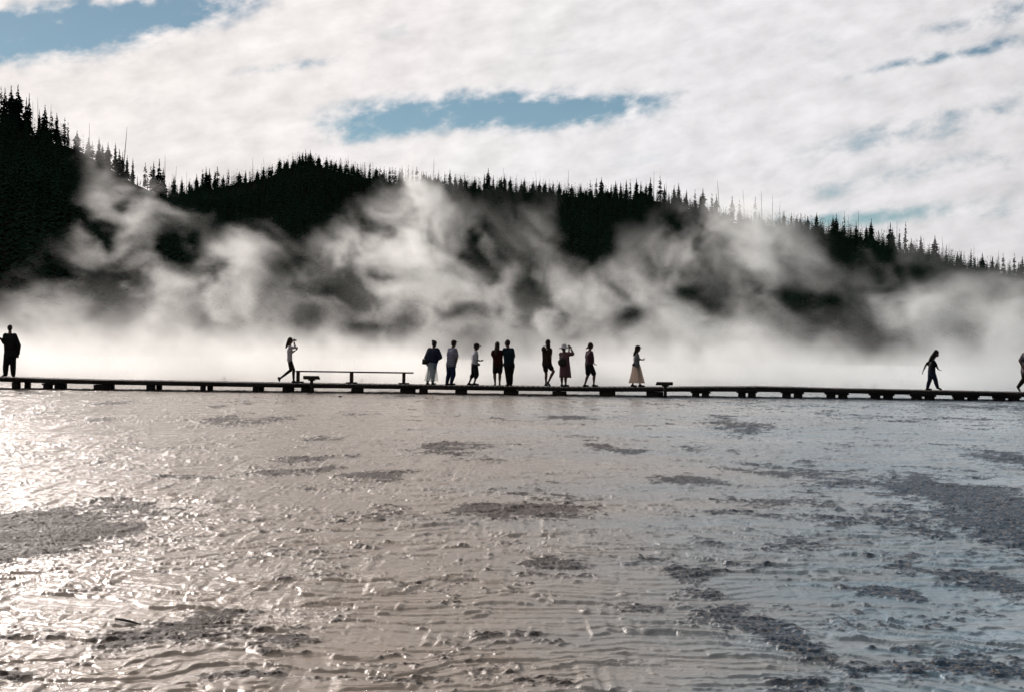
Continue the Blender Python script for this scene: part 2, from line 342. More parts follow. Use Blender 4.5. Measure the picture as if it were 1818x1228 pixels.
# ------------------------------------------------------------------ trees
M_NEEDLE = mat('conifer_needles', (.016, .034, .024), .95, .4, 3.0, .0, color2=(.008, .018, .013))
M_BARK = mat('conifer_bark', (.06, .045, .035), .9, .3, 6, .1, stretch=(1, 1, .2))
M_DEAD = mat('weathered_snag_wood', (.10, .085, .075), .85, .3, 6, .1, stretch=(1, 1, .2))
def tube_np(pts, rad, n=6):
    V, Q = [], []
    for i, (p, r) in enumerate(zip(pts, rad)):
        for k in range(n):
            t = 2 * math.pi * k / n; V.append((p[0] + r * math.cos(t), p[1] + r * math.sin(t), p[2]))
    for i in range(len(pts) - 1):
        for k in range(n): Q.append((i * n + k, i * n + (k + 1) % n, (i + 1) * n + (k + 1) % n, (i + 1) * n + k))
    return V, Q
def crown_np(rg, wid=.15, levels=18, br=7, start=.12, gap=0.0, top_bias=0.0, under=True):
    """unit-height conifer crown: whorls of drooping, ragged sprays"""
    V, Tt = [], []
    for L in range(levels):
        f = L / (levels - 1); z = start + (1 - start) * f ** 0.92
        if gap and rg.random() < gap and f < .93: continue
        prof_ = (1 - f ** 1.5) ** 1.05 * (0.78 + .22 * math.sin(f * 11 + wid * 90))
        if top_bias: prof_ = prof_ * (1 - top_bias) + top_bias * (.35 + .65 * math.sin(min(1, f * 1.15) * math.pi)) * (.6 if f > .55 else .35)
        Rr = wid * max(prof_, .05)
        nb = max(4, int(br * (1 - .35 * f)))
        t0 = rg.random() * 6.28
        for k in range(nb):
            if gap and rg.random() < gap * .8: continue
            t = t0 + 6.283 * k / nb + rg.uniform(-.35, .35); ln = Rr * rg.uniform(.55, 1.2)
            dz = -ln * rg.uniform(.15, .6) + (0.03 * f); c, s = math.cos(t), math.sin(t)
            wd = ln * rg.uniform(.28, .42) + .004; zz = z + rg.uniform(-.028, .022); th = .018 + .020 * (1 - f)
            i = len(V)
            V += [(0, 0, zz + th * .6), (c * ln * .55 - s * wd, s * ln * .55 + c * wd, zz + dz * .45), (c * ln, s * ln, zz + dz), (c * ln * .55 + s * wd, s * ln * .55 - c * wd, zz + dz * .45), (c * ln * .45, s * ln * .45, zz + dz * .45 - th), (c * ln * .5, s * ln * .5, zz + dz * .3 + th * .55)]
            Tt += [(i, i + 1, i + 5), (i + 1, i + 2, i + 5), (i + 2, i + 3, i + 5), (i + 3, i, i + 5)]
            if under: Tt += [(i, i + 4, i + 1), (i + 1, i + 4, i + 2), (i + 2, i + 4, i + 3), (i + 3, i + 4, i)]
    i = len(V); V += [(0, 0, 1.03), (.009, 0, .94), (-.005, .008, .94), (-.005, -.008, .94)]; Tt += [(i, i + 1, i + 2), (i, i + 2, i + 3), (i, i + 3, i + 1)]
    return V, Tt
protos = {'full': [], 'slim': [], 'sparse': [], 'snag': []}
rg = random.Random(3)
def tree_proto(kind):
    V, Q = tube_np([(0, 0, -.12), (0, 0, .5), (0, 0, 1.0)], [.017, .010, .002], 6)
    tr = fast_mesh('trunk', V, Q)
    p = {'full': dict(wid=rg.uniform(.28, .34), levels=24, br=9, start=.05), 'slim': dict(wid=rg.uniform(.20, .25), levels=24, br=8, start=.08),
         'sparse': dict(wid=rg.uniform(.18, .24), levels=20, br=7, start=.18, gap=.28, top_bias=.45)}[kind]
    V, Tt = crown_np(rg, **p); cr = fast_mesh('crown', V, None, Tt)
    tr.materials.append(M_BARK); cr.materials.append(M_NEEDLE)
    return tr, cr
for k in ('full', 'slim', 'sparse'):
    for _ in range(6): protos[k].append(tree_proto(k))
for s in range(6):
    r_ = random.Random(40 + s); bend = r_.uniform(-.03, .03)
    V, Q = tube_np([(0, 0, -.12), (bend * .4, 0, .5), (bend * .8, 0, .75), (bend * 1.2, 0, 1.0)], [.013, .010, .007, .003], 6)
    QQ = []
    for b in range(4 + 3 * (s % 3)):          # broken stubs grow out of the trunk's own rings
        rw = r_.choice([1, 1, 2]) * 6; k = r_.randrange(6); p_, q_ = V[rw + k], V[rw + (k + 1) % 6]
        t = 6.283 * (k + .5) / 6; ln = r_.uniform(.025, .07); i = len(V)
        V.append(((p_[0] + q_[0]) / 2 + math.cos(t) * ln, (p_[1] + q_[1]) / 2 + math.sin(t) * ln, p_[2] + r_.uniform(-.05, .05))); QQ += [(rw + k, rw + (k + 1) % 6, i)]
    tr = fast_mesh('trunk', V, Q, QQ); tr.materials.append(M_DEAD)
    protos['snag'].append((tr, None))

def horizon_ground(px):
    """ridge point that forms the skyline at this column: returns position on the hill"""
    a0 = azel(px, 400)[0]
    tm = np.interp(a0, MA, MT); tl = np.interp(a0, LA, LT)
    r = RL if tl > tm else RM
    return a0, r
def ridge_py(px):
    a = np.interp(px, [p[0] for p in MAIN], [p[1] for p in MAIN]); b = np.interp(px, [p[0] for p in LEFT], [p[1] for p in LEFT]); return min(a, b)
# traced skyline trees (px, top py, kind): f full, s slim, p sparse, d dead snag
TR = [(2, 156, 'p'), (9, 158, 's'), (20, 154, 'f'), (32, 153, 'f'), (47, 175, 's'), (52, 168, 's'), (59, 180, 'd'), (68, 174, 'd'), (70, 196, 's'), (80, 189, 'f'), (86, 186, 'd'), (92, 199, 'p'), (101, 202, 's'), (115, 211, 'p'), (121, 218, 'p'),
      (137, 233, 'f'), (159, 219, 'd'), (157, 245, 's'), (164, 253, 'p'), (176, 246, 's'), (182, 258, 's'), (192, 254, 'f'), (205, 255, 's'), (212, 266, 's'), (219, 225, 'd'), (218, 272, 's'), (226, 277, 's'), (236, 282, 's'),
      (258, 290, 'p'), (268, 297, 'p'), (273, 289, 's'), (283, 284, 's'), (293, 276, 'd'), (290, 300, 's'), (303, 308, 'd'), (310, 295, 'd'), (309, 312, 's'), (332, 304, 'd'), (323, 315, 's'), (336, 317, 's'), (349, 309, 'f'), (360, 302, 'p'), (366, 298, 's'), (372, 300, 's'), (386, 297, 'p'), (382, 304, 's'), (406, 301, 'p'), (425, 305, 'f'), (436, 303, 's'),
      (449, 279, 'd'), (471, 280, 'd'), (457, 302, 's'), (468, 296, 'f'), (483, 292, 'p'), (480, 300, 's'), (497, 281, 'f'), (505, 287, 's'), (510, 283, 's'), (521, 282, 's'), (532, 274, 's'), (537, 271, 's'), (543, 265, 's'), (551, 267, 's'), (547, 273, 'f'), (556, 278, 's'), (567, 277, 'f'), (580, 280, 's'), (588, 283, 's'), (596, 287, 's'), (604, 291, 's'), (614, 291, 's'), (618, 275, 'd'), (627, 290, 's'), (636, 297, 's'), (646, 287, 'd'), (657, 289, 'p'), (668, 297, 'f'), (675, 296, 'p'), (682, 296, 'p'), (692, 298, 'p'), (697, 297, 'p'), (702, 299, 'p'), (714, 296, 'f'), (710, 300, 's'), (725, 294, 'p'), (733, 297, 'p'), (740, 297, 'p'), (752, 305, 's'), (770, 280, 'd'), (757, 308, 's'), (764, 310, 's'), (779, 304, 'p'), (790, 306, 'p'), (799, 301, 's'), (808, 309, 's'), (818, 311, 's'), (825, 307, 'p'), (843, 314, 's'), (860, 309, 's'), (867, 300, 's'), (876, 312, 's'), (893, 298, 'd'), (890, 314, 's'), (896, 308, 's'), (906, 314, 's'), (915, 309, 'd'), (931, 317, 's'), (947, 322, 's'), (954, 304, 'd'), (959, 311, 'd'), (968, 322, 's'), (982, 323, 's'), (993, 323, 's'),
      (1009, 302, 'd'), (1015, 328, 's'), (1031, 326, 's'), (1048, 321, 'p'), (1059, 318, 'p'), (1068, 316, 'f'), (1085, 328, 's'), (1093, 322, 'f'), (1102, 324, 's'), (1112, 320, 's'), (1119, 319, 'p'), (1130, 318, 's'), (1138, 322, 's'), (1147, 325, 's'), (1155, 316, 's'), (1161, 304, 'd'), (1172, 314, 'p'), (1184, 322, 'd'), (1180, 328, 's'), (1197, 330, 's'), (1205, 326, 'f'), (1219, 337, 's'), (1234, 338, 'p'), (1248, 336, 'f'), (1243, 345, 's'), (1264, 344, 'p'), (1272, 345, 's'), (1279, 320, 'd'), (1300, 349, 's'), (1313, 355, 'p'), (1324, 336, 'd'), (1341, 351, 'p'), (1353, 338, 'd'), (1372, 345, 'd'), (1382, 358, 'd'), (1392, 375, 's'), (1405, 378, 's'),
      (1421, 384, 's'), (1434, 384, 's'), (1450, 378, 'f'), (1479, 384, 'f'), (1485, 380, 's'), (1499, 378, 'p'), (1507, 382, 'd'), (1520, 393, 's'), (1524, 374, 'd'), (1538, 401, 'f'), (1547, 390, 'f'), (1577, 394, 'd'), (1581, 396, 's'), (1585, 405, 'f'), (1593, 391, 'd'), (1597, 407, 'p'), (1608, 397, 'p'), (1618, 424, 's'), (1635, 419, 's'), (1660, 420, 'f'), (1676, 421, 'd'), (1680, 436, 'p'), (1683, 432, 'd'), (1700, 447, 's'), (1706, 446, 's'), (1724, 443, 'p'), (1729, 436, 'd'), (1731, 456, 's'), (1744, 450, 'f'), (1752, 465, 's'), (1762, 456, 's'), (1770, 459, 's'), (1773, 443, 'd'), (1781, 451, 'p'), (1793, 466, 's'), (1801, 451, 'p'), (1809, 466, 's'), (1815, 456, 'f')]
KM = {'f': 'full', 's': 'slim', 'p': 'sparse', 'd': 'snag'}
# small fillers along the ridge so the tree line is continuous
fill = []
x = 262.0
traced_x = [t[0] for t in TR]
while x < 1818 and len(fill) < 118:
    fill.append((x, ridge_py(x) - rg.choice([rg.uniform(5, 11), rg.uniform(5, 11), rg.uniform(11, 19)]), rg.choice('sffp'))); x += rg.choice([rg.uniform(3, 5), rg.uniform(3, 6), rg.uniform(6, 12), rg.uniform(20, 42)])
ALL = sorted([t + (1,) for t in TR] + [t + (0,) for t in fill])
people_marks = [(0, 90, 'at the left edge of the photo'), (90, 130, 'on the upper left slope'), (130, 250, 'on the bare slope of the left hill'), (250, 345, 'in the notch between the two hills'),
    (345, 440, 'on the low shoulder left of the summit'), (440, 520, 'on the rise just left of the summit'), (520, 580, 'on the rounded summit above the bench'), (580, 660, 'on the slope right of the summit'),
    (660, 750, 'above the tall central steam plume'), (750, 830, 'on the ridge above the sheer skirt'), (830, 920, 'on the ridge above the embracing pair'), (920, 1010, 'on the ridge above the sun hat'),
    (1010, 1100, 'on the ridge above the woman in maroon'), (1100, 1200, 'above the woman in the long skirt'), (1200, 1290, 'where the ridge starts to drop'), (1290, 1410, 'behind the thin steam on the right slope'),
    (1410, 1530, 'on the dark right slope'), (1530, 1640, 'on the right slope left of the walker'), (1640, 1740, 'on the slope above the lone walker'), (1740, 1830, 'in the haze at the right edge')]
ords = ['first', 'second', 'third', 'fourth', 'fifth', 'sixth', 'seventh', 'eighth', 'ninth', 'tenth', 'eleventh', 'twelfth', 'thirteenth', 'fourteenth', 'fifteenth', 'sixteenth', 'seventeenth', 'eighteenth', 'nineteenth', 'twentieth']
KW = {'full': 'dense dark conifer', 'slim': 'slim dark conifer', 'sparse': 'thin see-through conifer', 'snag': 'bare dead trunk'}
# count members of each (section, kind) first
def section(px):
    for a, b, s in people_marks:
        if a <= px < b: return s
    return people_marks[-1][2]
members = {}
for (px, py, k, tr_) in ALL: members.setdefault((section(px), KM[k]), []).append(px)
cnt = {}
skyline_used = []
def put_tree(px, py_top, kind):
    a0, r = horizon_ground(px)
    r += rg.uniform(-6, 3)
    for _ in range(6):
        x_, y_ = r * math.sin(a0), r * math.cos(a0)
        zb = float(hill_z(x_, y_))
        a0 = math.atan2(at(px, py_top, y_).x, y_)
    zt = at(px, py_top, y_).z
    H = max(zt - zb, 2.0)
    pr = rg.choice(protos[kind])
    nm = {'snag': 'dead_tree'}.get(kind, 'conifer_tree')
    root = empty(nm, (x_, y_, zb), rg.uniform(0, 6.28) if kind != 'snag' else rg.choice([0, math.pi]))
    ww = {'snag': max(.75, 10 / H), 'full': 1.0, 'slim': 1.0, 'sparse': 1.0}[kind]
    ww = ww * max(.8, min(1.5, 8.5 / H)) if kind != 'snag' else ww
    if kind != 'snag': ww *= rg.uniform(.85, 1.6)
    root.scale = (H * ww, H * ww, H)
    if kind == 'snag': root.rotation_euler[1] = rg.choice([0, 0, 0, R(5), R(-4)])
    p1 = link('trunk', pr[0], None, root); p2 = link('crown', pr[1], None, root) if pr[1] else None
    s = section(px); key = (s, kind); cnt[key] = cnt.get(key, 0) + 1; n = len(members[key])
    if n == 1: lab = f'the only {KW[kind]} {s}'
    else: lab = f'{ords[min(cnt[key], 20) - 1]} {KW[kind]} from the left {s}'
    tag(root, lab, 'dead tree' if kind == 'snag' else 'tree', 'bare snags along the skyline' if kind == 'snag' else 'conifers along the skyline')
for (px, py, k, tr_) in ALL: put_tree(px, py, KM[k])

def build_forest():
    """the mass of trees that clothes the slopes (past counting)"""
    r_ = random.Random(5); P = []
    for _ in range(5):
        V, Tt = crown_np(r_, wid=r_.uniform(.13, .18), levels=11, br=5, start=.05, under=False); P.append((np.array(V, np.float32), np.array(Tt, np.int32)))
    g = np.random.default_rng(4); N = 19000
    a = g.uniform(R(-26), R(25), N); r = np.sqrt(g.uniform(200 ** 2, 903 ** 2, N))
    x = r * np.sin(a); y = r * np.cos(a); z = hill_z(x, y)
    tl = np.interp(a, LA, LT); tm = np.interp(a, MA, MT)
    pxs = 909 + F * np.tan(a)
    left = tl * RL > 0
    ok = z > 3
    # hidden side of the left hill
    ok &= ~((tl > tm) & (r > RL + 2))
    # the bare flank of the left hill keeps few trees
    bare = (pxs > 118) & (pxs < 300) & (r > RL * .80) & (r < RL * 1.1) & (tl > tm * .95)
    ok &= ~(bare & (g.random(N) < .97))
    bare2 = (np.hypot((pxs - 430) / 50, (r - 850) / 22) < 1) | (np.hypot((pxs - 545) / 38, (r - 838) / 20) < 1)
    ok &= ~(bare2 & (g.random(N) < .7))
    cl_ = fbm2(x * .02, y * .02, 3, 2); ok &= g.random(N) < (.55 + cl_ * .9)
    idx = np.nonzero(ok)[0]; VV, TT, n = [], [], 0
    for i in idx:
        v, t = P[i % 5]; H = g.uniform(7.5, 13) * (.78 if r[i] > .93 * (RL if tl[i] > tm[i] else RM) else 1); c, s = math.cos(i), math.sin(i); ww = g.uniform(.95, 1.35)
        q = np.empty_like(v); q[:, 0] = (v[:, 0] * c - v[:, 1] * s) * H * ww + x[i]; q[:, 1] = (v[:, 0] * s + v[:, 1] * c) * H * ww + y[i]; q[:, 2] = v[:, 2] * H + z[i]
        VV.append(q); TT.append(t + n); n += len(v)
    me = fast_mesh('forest', np.concatenate(VV), None, np.concatenate(TT))
    tag(link('forest', me, M_NEEDLE), 'dark conifer forest covering the hillsides behind the steam', 'forest', kind='stuff')
build_forest()
exec_people = True

# ------------------------------------------------------------------ boardwalk
BY0, BY1, BYM = 52.3, 54.0, 53.15
TOP = [(-260, 659), (0, 666.5), (100, 670), (200, 672.5), (300, 674), (470, 677), (600, 679), (750, 681), (920, 683.3), (1000, 684.5), (1180, 685.2), (1260, 684.6), (1340, 684), (1400, 685.3), (1480, 687.5), (1600, 690), (1700, 692), (1818, 694.5), (2080, 699)]
TX = [at(p[0], p[1], BY1).x for p in TOP]; TZ = [at(p[0], p[1], BY1).z for p in TOP]
def deck_z(x): return float(np.interp(x, TX, TZ))
M_WOOD = mat('weathered_boards', (.085, .075, .068), .75, .35, 4, .25, bump=.4, stretch=(.4, 4, 4))
M_WOODD = mat('dark_timber', (.045, .04, .037), .8, .35, 6, .2, bump=.4, stretch=(.4, 3, 3))
M_BENCH = mat('brown_bench_timber', (.10, .06, .05), .7, .35, 5, .25, bump=.3, stretch=(.4, 4, 4))
def box_v(V, Q, x0, x1, y0, y1, z0, z1, z0b=None, z1b=None, bev=0.0):
    """box; z0b/z1b give the heights at the x1 end"""
    z0b = z0 if z0b is None else z0b; z1b = z1 if z1b is None else z1b; i = len(V)
    V += [(x0, y0, z0), (x1, y0, z0b), (x1, y1, z0b), (x0, y1, z0), (x0, y0, z1), (x1, y0, z1b), (x1, y1, z1b), (x0, y1, z1)]
    Q += [(i, i + 3, i + 2, i + 1), (i + 4, i + 5, i + 6, i + 7), (i, i + 1, i + 5, i + 4), (i + 1, i + 2, i + 6, i + 5), (i + 2, i + 3, i + 7, i + 6), (i + 3, i, i + 4, i + 7)]
def boxobj(name, boxes, m, parent, bev=.008):
    V, Q = [], []
    for b in boxes: box_v(V, Q, *b)
    me = fast_mesh(name, V, Q)
    if bev:
        bm = bmesh.new(); bm.from_mesh(me); bmesh.ops.bevel(bm, geom=bm.edges[:], offset=bev, segments=1, affect='EDGES'); bm.to_mesh(me); bm.free()
    return link(name, me, m, parent)
bw = empty('boardwalk', (0, 0, 0)); tag(bw, 'long low wooden boardwalk on timber cribs crossing the terrace', 'boardwalk')
V, Q = [], []; x = TX[0]
while x < TX[-1]:
    wd = .19 + rg.uniform(-.004, .004); j = rg.uniform(-.004, .004); e = rg.uniform(-.012, .012)
    box_v(V, Q, x, x + wd - .012, BY0 - .03 + e, BY1 + .03 + e, deck_z(x) - .042 + j, deck_z(x) + j, deck_z(x + wd) - .042 + j, deck_z(x + wd) + j); x += wd
link('deck_planks', fast_mesh('deck_planks', V, Q), M_WOOD, bw)
for nm, ya in (('edge_beam', BY0), ('edge_beam', BY1 - .09)):
    V, Q = [], []; x = TX[0]
    while x < TX[-1]:
        x2 = min(x + 3.6, TX[-1]); dz = rg.uniform(-.004, .004)
        box_v(V, Q, x, x2 - .006, ya, ya + .09, deck_z(x) - .15 + dz, deck_z(x) - .046, deck_z(x2) - .15 + dz, deck_z(x2) - .046); x = x2
    link(nm, fast_mesh(nm, V, Q), M_WOODD, bw)
cribs = [(20, 31, 0), (73, 110, 1), (165.5, 192, 0), (259, 272, 0), (355, 362, 0), (448, 456, 0), (501, 513, 0), (534, 552, 0), (623, 644, 0), (710, 737, 0), (744, 758, 0), (808, 829, 0), (894, 921, 0), (981, 1006, 0), (1065, 1093, 0), (1149, 1178, 0),
         (1229, 1262, 1), (1311, 1345, 1), (1390, 1428, 1), (1469, 1508, 1), (1548, 1589, 1), (1622, 1663, 1), (1697, 1740, 1), (1769, 1814, 1), (1846, 1888, 1), (1922, 1964, 1), (-60, -40, 0), (-150, -125, 0)]
for (a, b, ty) in cribs:
    xa, xb = at(a, 690, BY0).x, max(at(b, 690, BY0).x, at(a, 690, BY0).x + .05); zt = deck_z((xa + xb) / 2) - .156
    if ty == 0:
        bx = [(xa, xb, BY0 + .03, BY0 + .36, -.05, zt)]
    else:
        wv = (xb - xa); p = wv * .33
        bx = [(xa, xb, BY0 + .02, BY0 + .5, zt - .06, zt), (xa + .05, xa + .05 + p, BY0 + .05, BY0 + .42, -.05, zt - .062), (xb - .05 - p, xb - .05, BY0 + .05, BY0 + .42, -.05, zt - .062)]
    boxobj('support_crib', bx, M_WOODD, bw)
    xm = (xa + xb) / 2; boxobj('rear_post', [(xm - .09, xm + .09, BY1 - .38, BY1 - .14, -.05, zt)], M_WOODD, bw)

# bench
bxm = at(630, 680, BYM + .55)
bench = empty('bench', (0, 0, 0)); tag(bench, 'long backless wooden bench on the boardwalk beside the walking woman', 'bench')
YB = BY1 - .42
pA, pB = at(526, 657.2, YB), at(734, 660.2, YB)
boxobj('seat', [(pA.x, pB.x, YB - .18, YB - .015, pA.z - .05, pA.z, pB.z - .05, pB.z), (pA.x, pB.x, YB + .0, YB + .165, pA.z - .05, pA.z, pB.z - .05, pB.z)], M_BENCH, bench)
for a, b in ((526.8, 531.6), (621.5, 627), (714.5, 719.5)):
    xa, xb = at(a, 670, YB).x, at(b, 670, YB).x; zz = deck_z((xa + xb) / 2); zs = pA.z + (pB.z - pA.z) * ((xa + xb) / 2 - pA.x) / (pB.x - pA.x) - .052
    lg = boxobj('leg', [(xa, xb, YB - .14, YB + .13, zz + .05, zs)], M_BENCH, bench)
    boxobj('foot_pad', [(xa - .14, xb + .14, YB - .2, YB + .2, zz + .004, zz + .048)], M_WOODD, lg)

# low signs
def sign(x0, x1, yt, yb, pxp, label):
    Y = BY0 - .35; a, b = at(x0, yt, Y), at(x1, yb, Y); s = empty('information_sign', (at(pxp, 690, Y).x, Y, 0)); tag(s, label, 'sign', 'low information signs beside the boardwalk')
    cx = s.location.x
    hw = (b.x - a.x) / 2; mx_ = (a.x + b.x) / 2 - cx; zt, zb_ = a.z, b.z
    V, Q = [], []
    n = 1; dy = .30
    # tilted reading panel (top edge far from the viewer)
    i0 = [(mx_ - hw, .0, zt), (mx_ + hw, .0, zt), (mx_ + hw + .01, dy, zb_ + .02), (mx_ - hw - .01, dy, zb_ + .02)]
    V = [(p[0], p[1], p[2]) for p in i0] + [(p[0], p[1], p[2] - .035) for p in i0]
    Q = [(0, 1, 2, 3), (4, 7, 6, 5), (0, 4, 5, 1), (1, 5, 6, 2), (2, 6, 7, 3), (3, 7, 4, 0)]
    link('panel', fast_mesh('panel', V, Q), M_SIGN, s)
    boxobj('frame', [(mx_ - hw - .012, mx_ + hw + .012, -.03, -.004, zt - (zt - zb_), zt + .006)], M_WOODD, s, .004)
    boxobj('post', [(-.055, .055, .01, .10, -.05, zb_ - .003), (-.12, .12, .0, .11, zb_ - .05, zb_ - .004)], M_WOODD, s, .004)
M_SIGN = mat('printed_panel', (.12, .11, .10), .5, .3, 8, .4)
sign(539, 566, 666.5, 672.8, 552.8, 'low dark information sign in front of the bench')
sign(1166, 1194, 677.3, 683.2, 1181.5, 'low dark information sign right of the long-skirted woman')

# stones and twig on the terrace
M_STONE = mat('dark_wet_stone', (.05, .042, .038), .5, .4, 20, .5, bump=.6)
def stone(px, py, wpx, hpx, label, seeds):
    c = gnd(px, py); wd = wpx / F * c.y / 2; hh = hpx / F * c.y
    bm = bmesh.new()
    for k in range(seeds):
        mtx = Matrix.Translation((random.uniform(-.5, .5) * wd, random.uniform(-.1, .1), hh * .25)) @ Matrix.Diagonal((wd * random.uniform(.45, .75), wd * .5, hh * random.uniform(.4, .75), 1))
        bmesh.ops.create_icosphere(bm, subdivisions=3, radius=1, matrix=mtx)
    for v_ in bm.verts: v_.co += Vector((random.uniform(-1, 1), random.uniform(-1, 1), random.uniform(-1, 1))) * hh * .07
    me = bpy.data.meshes.new('stone'); bm.to_mesh(me); bm.free()
    tag(link('stone', me, M_STONE, None, c), label, 'stone', 'loose stones by the boardwalk')
stone(38, 699, 10, 3.4, 'small dark stone below the man in the long coat', 2)
stone(546, 699.5, 13, 3.6, 'small dark lumpy stones in front of the bench sign', 3)
stone(606, 705, 10, 3.6, 'small dark stone on the terrace below the bench', 3)
stone(938, 704, 8, 4, 'round dark stone below the embracing pair', 2)
stone(808, 1222, 12, 5, 'small dark stone near the bottom edge', 2)
a, b = gnd(205, 1105.5), gnd(250, 1114.5)
cu = [a + (b - a) * t + Vector((0, 0, .035 - .012 * abs(t - .4))) for t in (0, .3, .55, .8, 1)]
bm = bmesh.new(); prev = None; dv = (b - a).normalized(); sd_ = Vector((-dv.y, dv.x, 0))
for k, p in enumerate(cu):
    rr = [.006, .010, .009, .007, .003][k]; ring = [bm.verts.new(p + sd_ * rr * math.cos(t) + Vector((0, 0, rr * math.sin(t)))) for t in [i * math.pi / 3 for i in range(6)]]
    if prev:
        for i in range(6): bm.faces.new((prev[i], prev[(i + 1) % 6], ring[(i + 1) % 6], ring[i]))
    prev = ring
me = bpy.data.meshes.new('twig'); bm.to_mesh(me); bm.free()
tag(link('twig', me, M_WOODD), 'thin dark twig lying on the wet terrace', 'twig')

# ------------------------------------------------------------------ people
def capsule(bm, p0, r0, p1, r1, n=12):
    p0, p1 = Vector(p0), Vector(p1); d = p1 - p0; L = d.length
    bmesh.ops.create_icosphere(bm, subdivisions=2, radius=r0, matrix=Matrix.Translation(p0))
    if L < 1e-4: return
    bmesh.ops.create_icosphere(bm, subdivisions=2, radius=r1, matrix=Matrix.Translation(p1))
    rot = d.to_track_quat('Z', 'Y').to_matrix().to_4x4()
    bmesh.ops.create_cone(bm, cap_ends=True, segments=n, radius1=r0, radius2=r1, depth=L, matrix=Matrix.Translation((p0 + p1) / 2) @ rot)
def chain(bm, pts):
    for (a, ra), (b, rb) in zip(pts[:-1], pts[1:]): capsule(bm, a, ra, b, rb)
def ellip(bm, c, s, rot=None):
    mt = Matrix.Translation(Vector(c))
    if rot is not None: mt = mt @ rot
    bmesh.ops.create_icosphere(bm, subdivisions=3, radius=1, matrix=mt @ Matrix.Diagonal((*s, 1)))
def remesh(bm, name, voxel, it=3, rough=0.0):
    me = bpy.data.meshes.new('tmp'); bm.to_mesh(me); bm.free()
    o = bpy.data.objects.new('tmp', me); col.objects.link(o)
    m = o.modifiers.new('r', 'REMESH'); m.mode = 'VOXEL'; m.voxel_size = voxel
    s = o.modifiers.new('s', 'SMOOTH'); s.iterations = it; s.factor = .5
    dg = bpy.context.evaluated_depsgraph_get(); out = bpy.data.meshes.new_from_object(o.evaluated_get(dg), depsgraph=dg)
    bpy.data.objects.remove(o); bpy.data.meshes.remove(me); out.name = name; smooth(out); return out
SKIN = mat('skin', (.16, .09, .065), .6, .15, 20, .3)
def cloth(nm, c, **k): return mat(nm, c, .85, .2, 18, .15, bump=.25, **k)
SHOE = mat('dark_shoe', (.03, .028, .028), .6, .3, 20, .3)
HAIRD = mat('dark_hair', (.018, .012, .010), .55, .4, 30, .3, stretch=(3, 3, .4))
HAIRB = mat('brown_hair', (.04, .022, .014), .55, .4, 30, .3, stretch=(3, 3, .4))

class Fr:
    dz = 0.0                   # a zoomed view of the photograph used for tracing joints
    def __init__(s, ox, oy, k): s.o = (ox, oy, k)
    def __call__(s, zx, zy, Y): ox, oy, k = s.o; return at(ox + zx / k, oy + zy / k, Y) + Vector((0, 0, Fr.dz))
Z1 = Fr(720, 580, 9.09); Z2 = Fr(920, 580, 6.06); Z3 = Fr(470, 580, 6.493); Z4 = Fr(1600, 590, 8.339); Z5 = Fr(0, 560, 8.185)

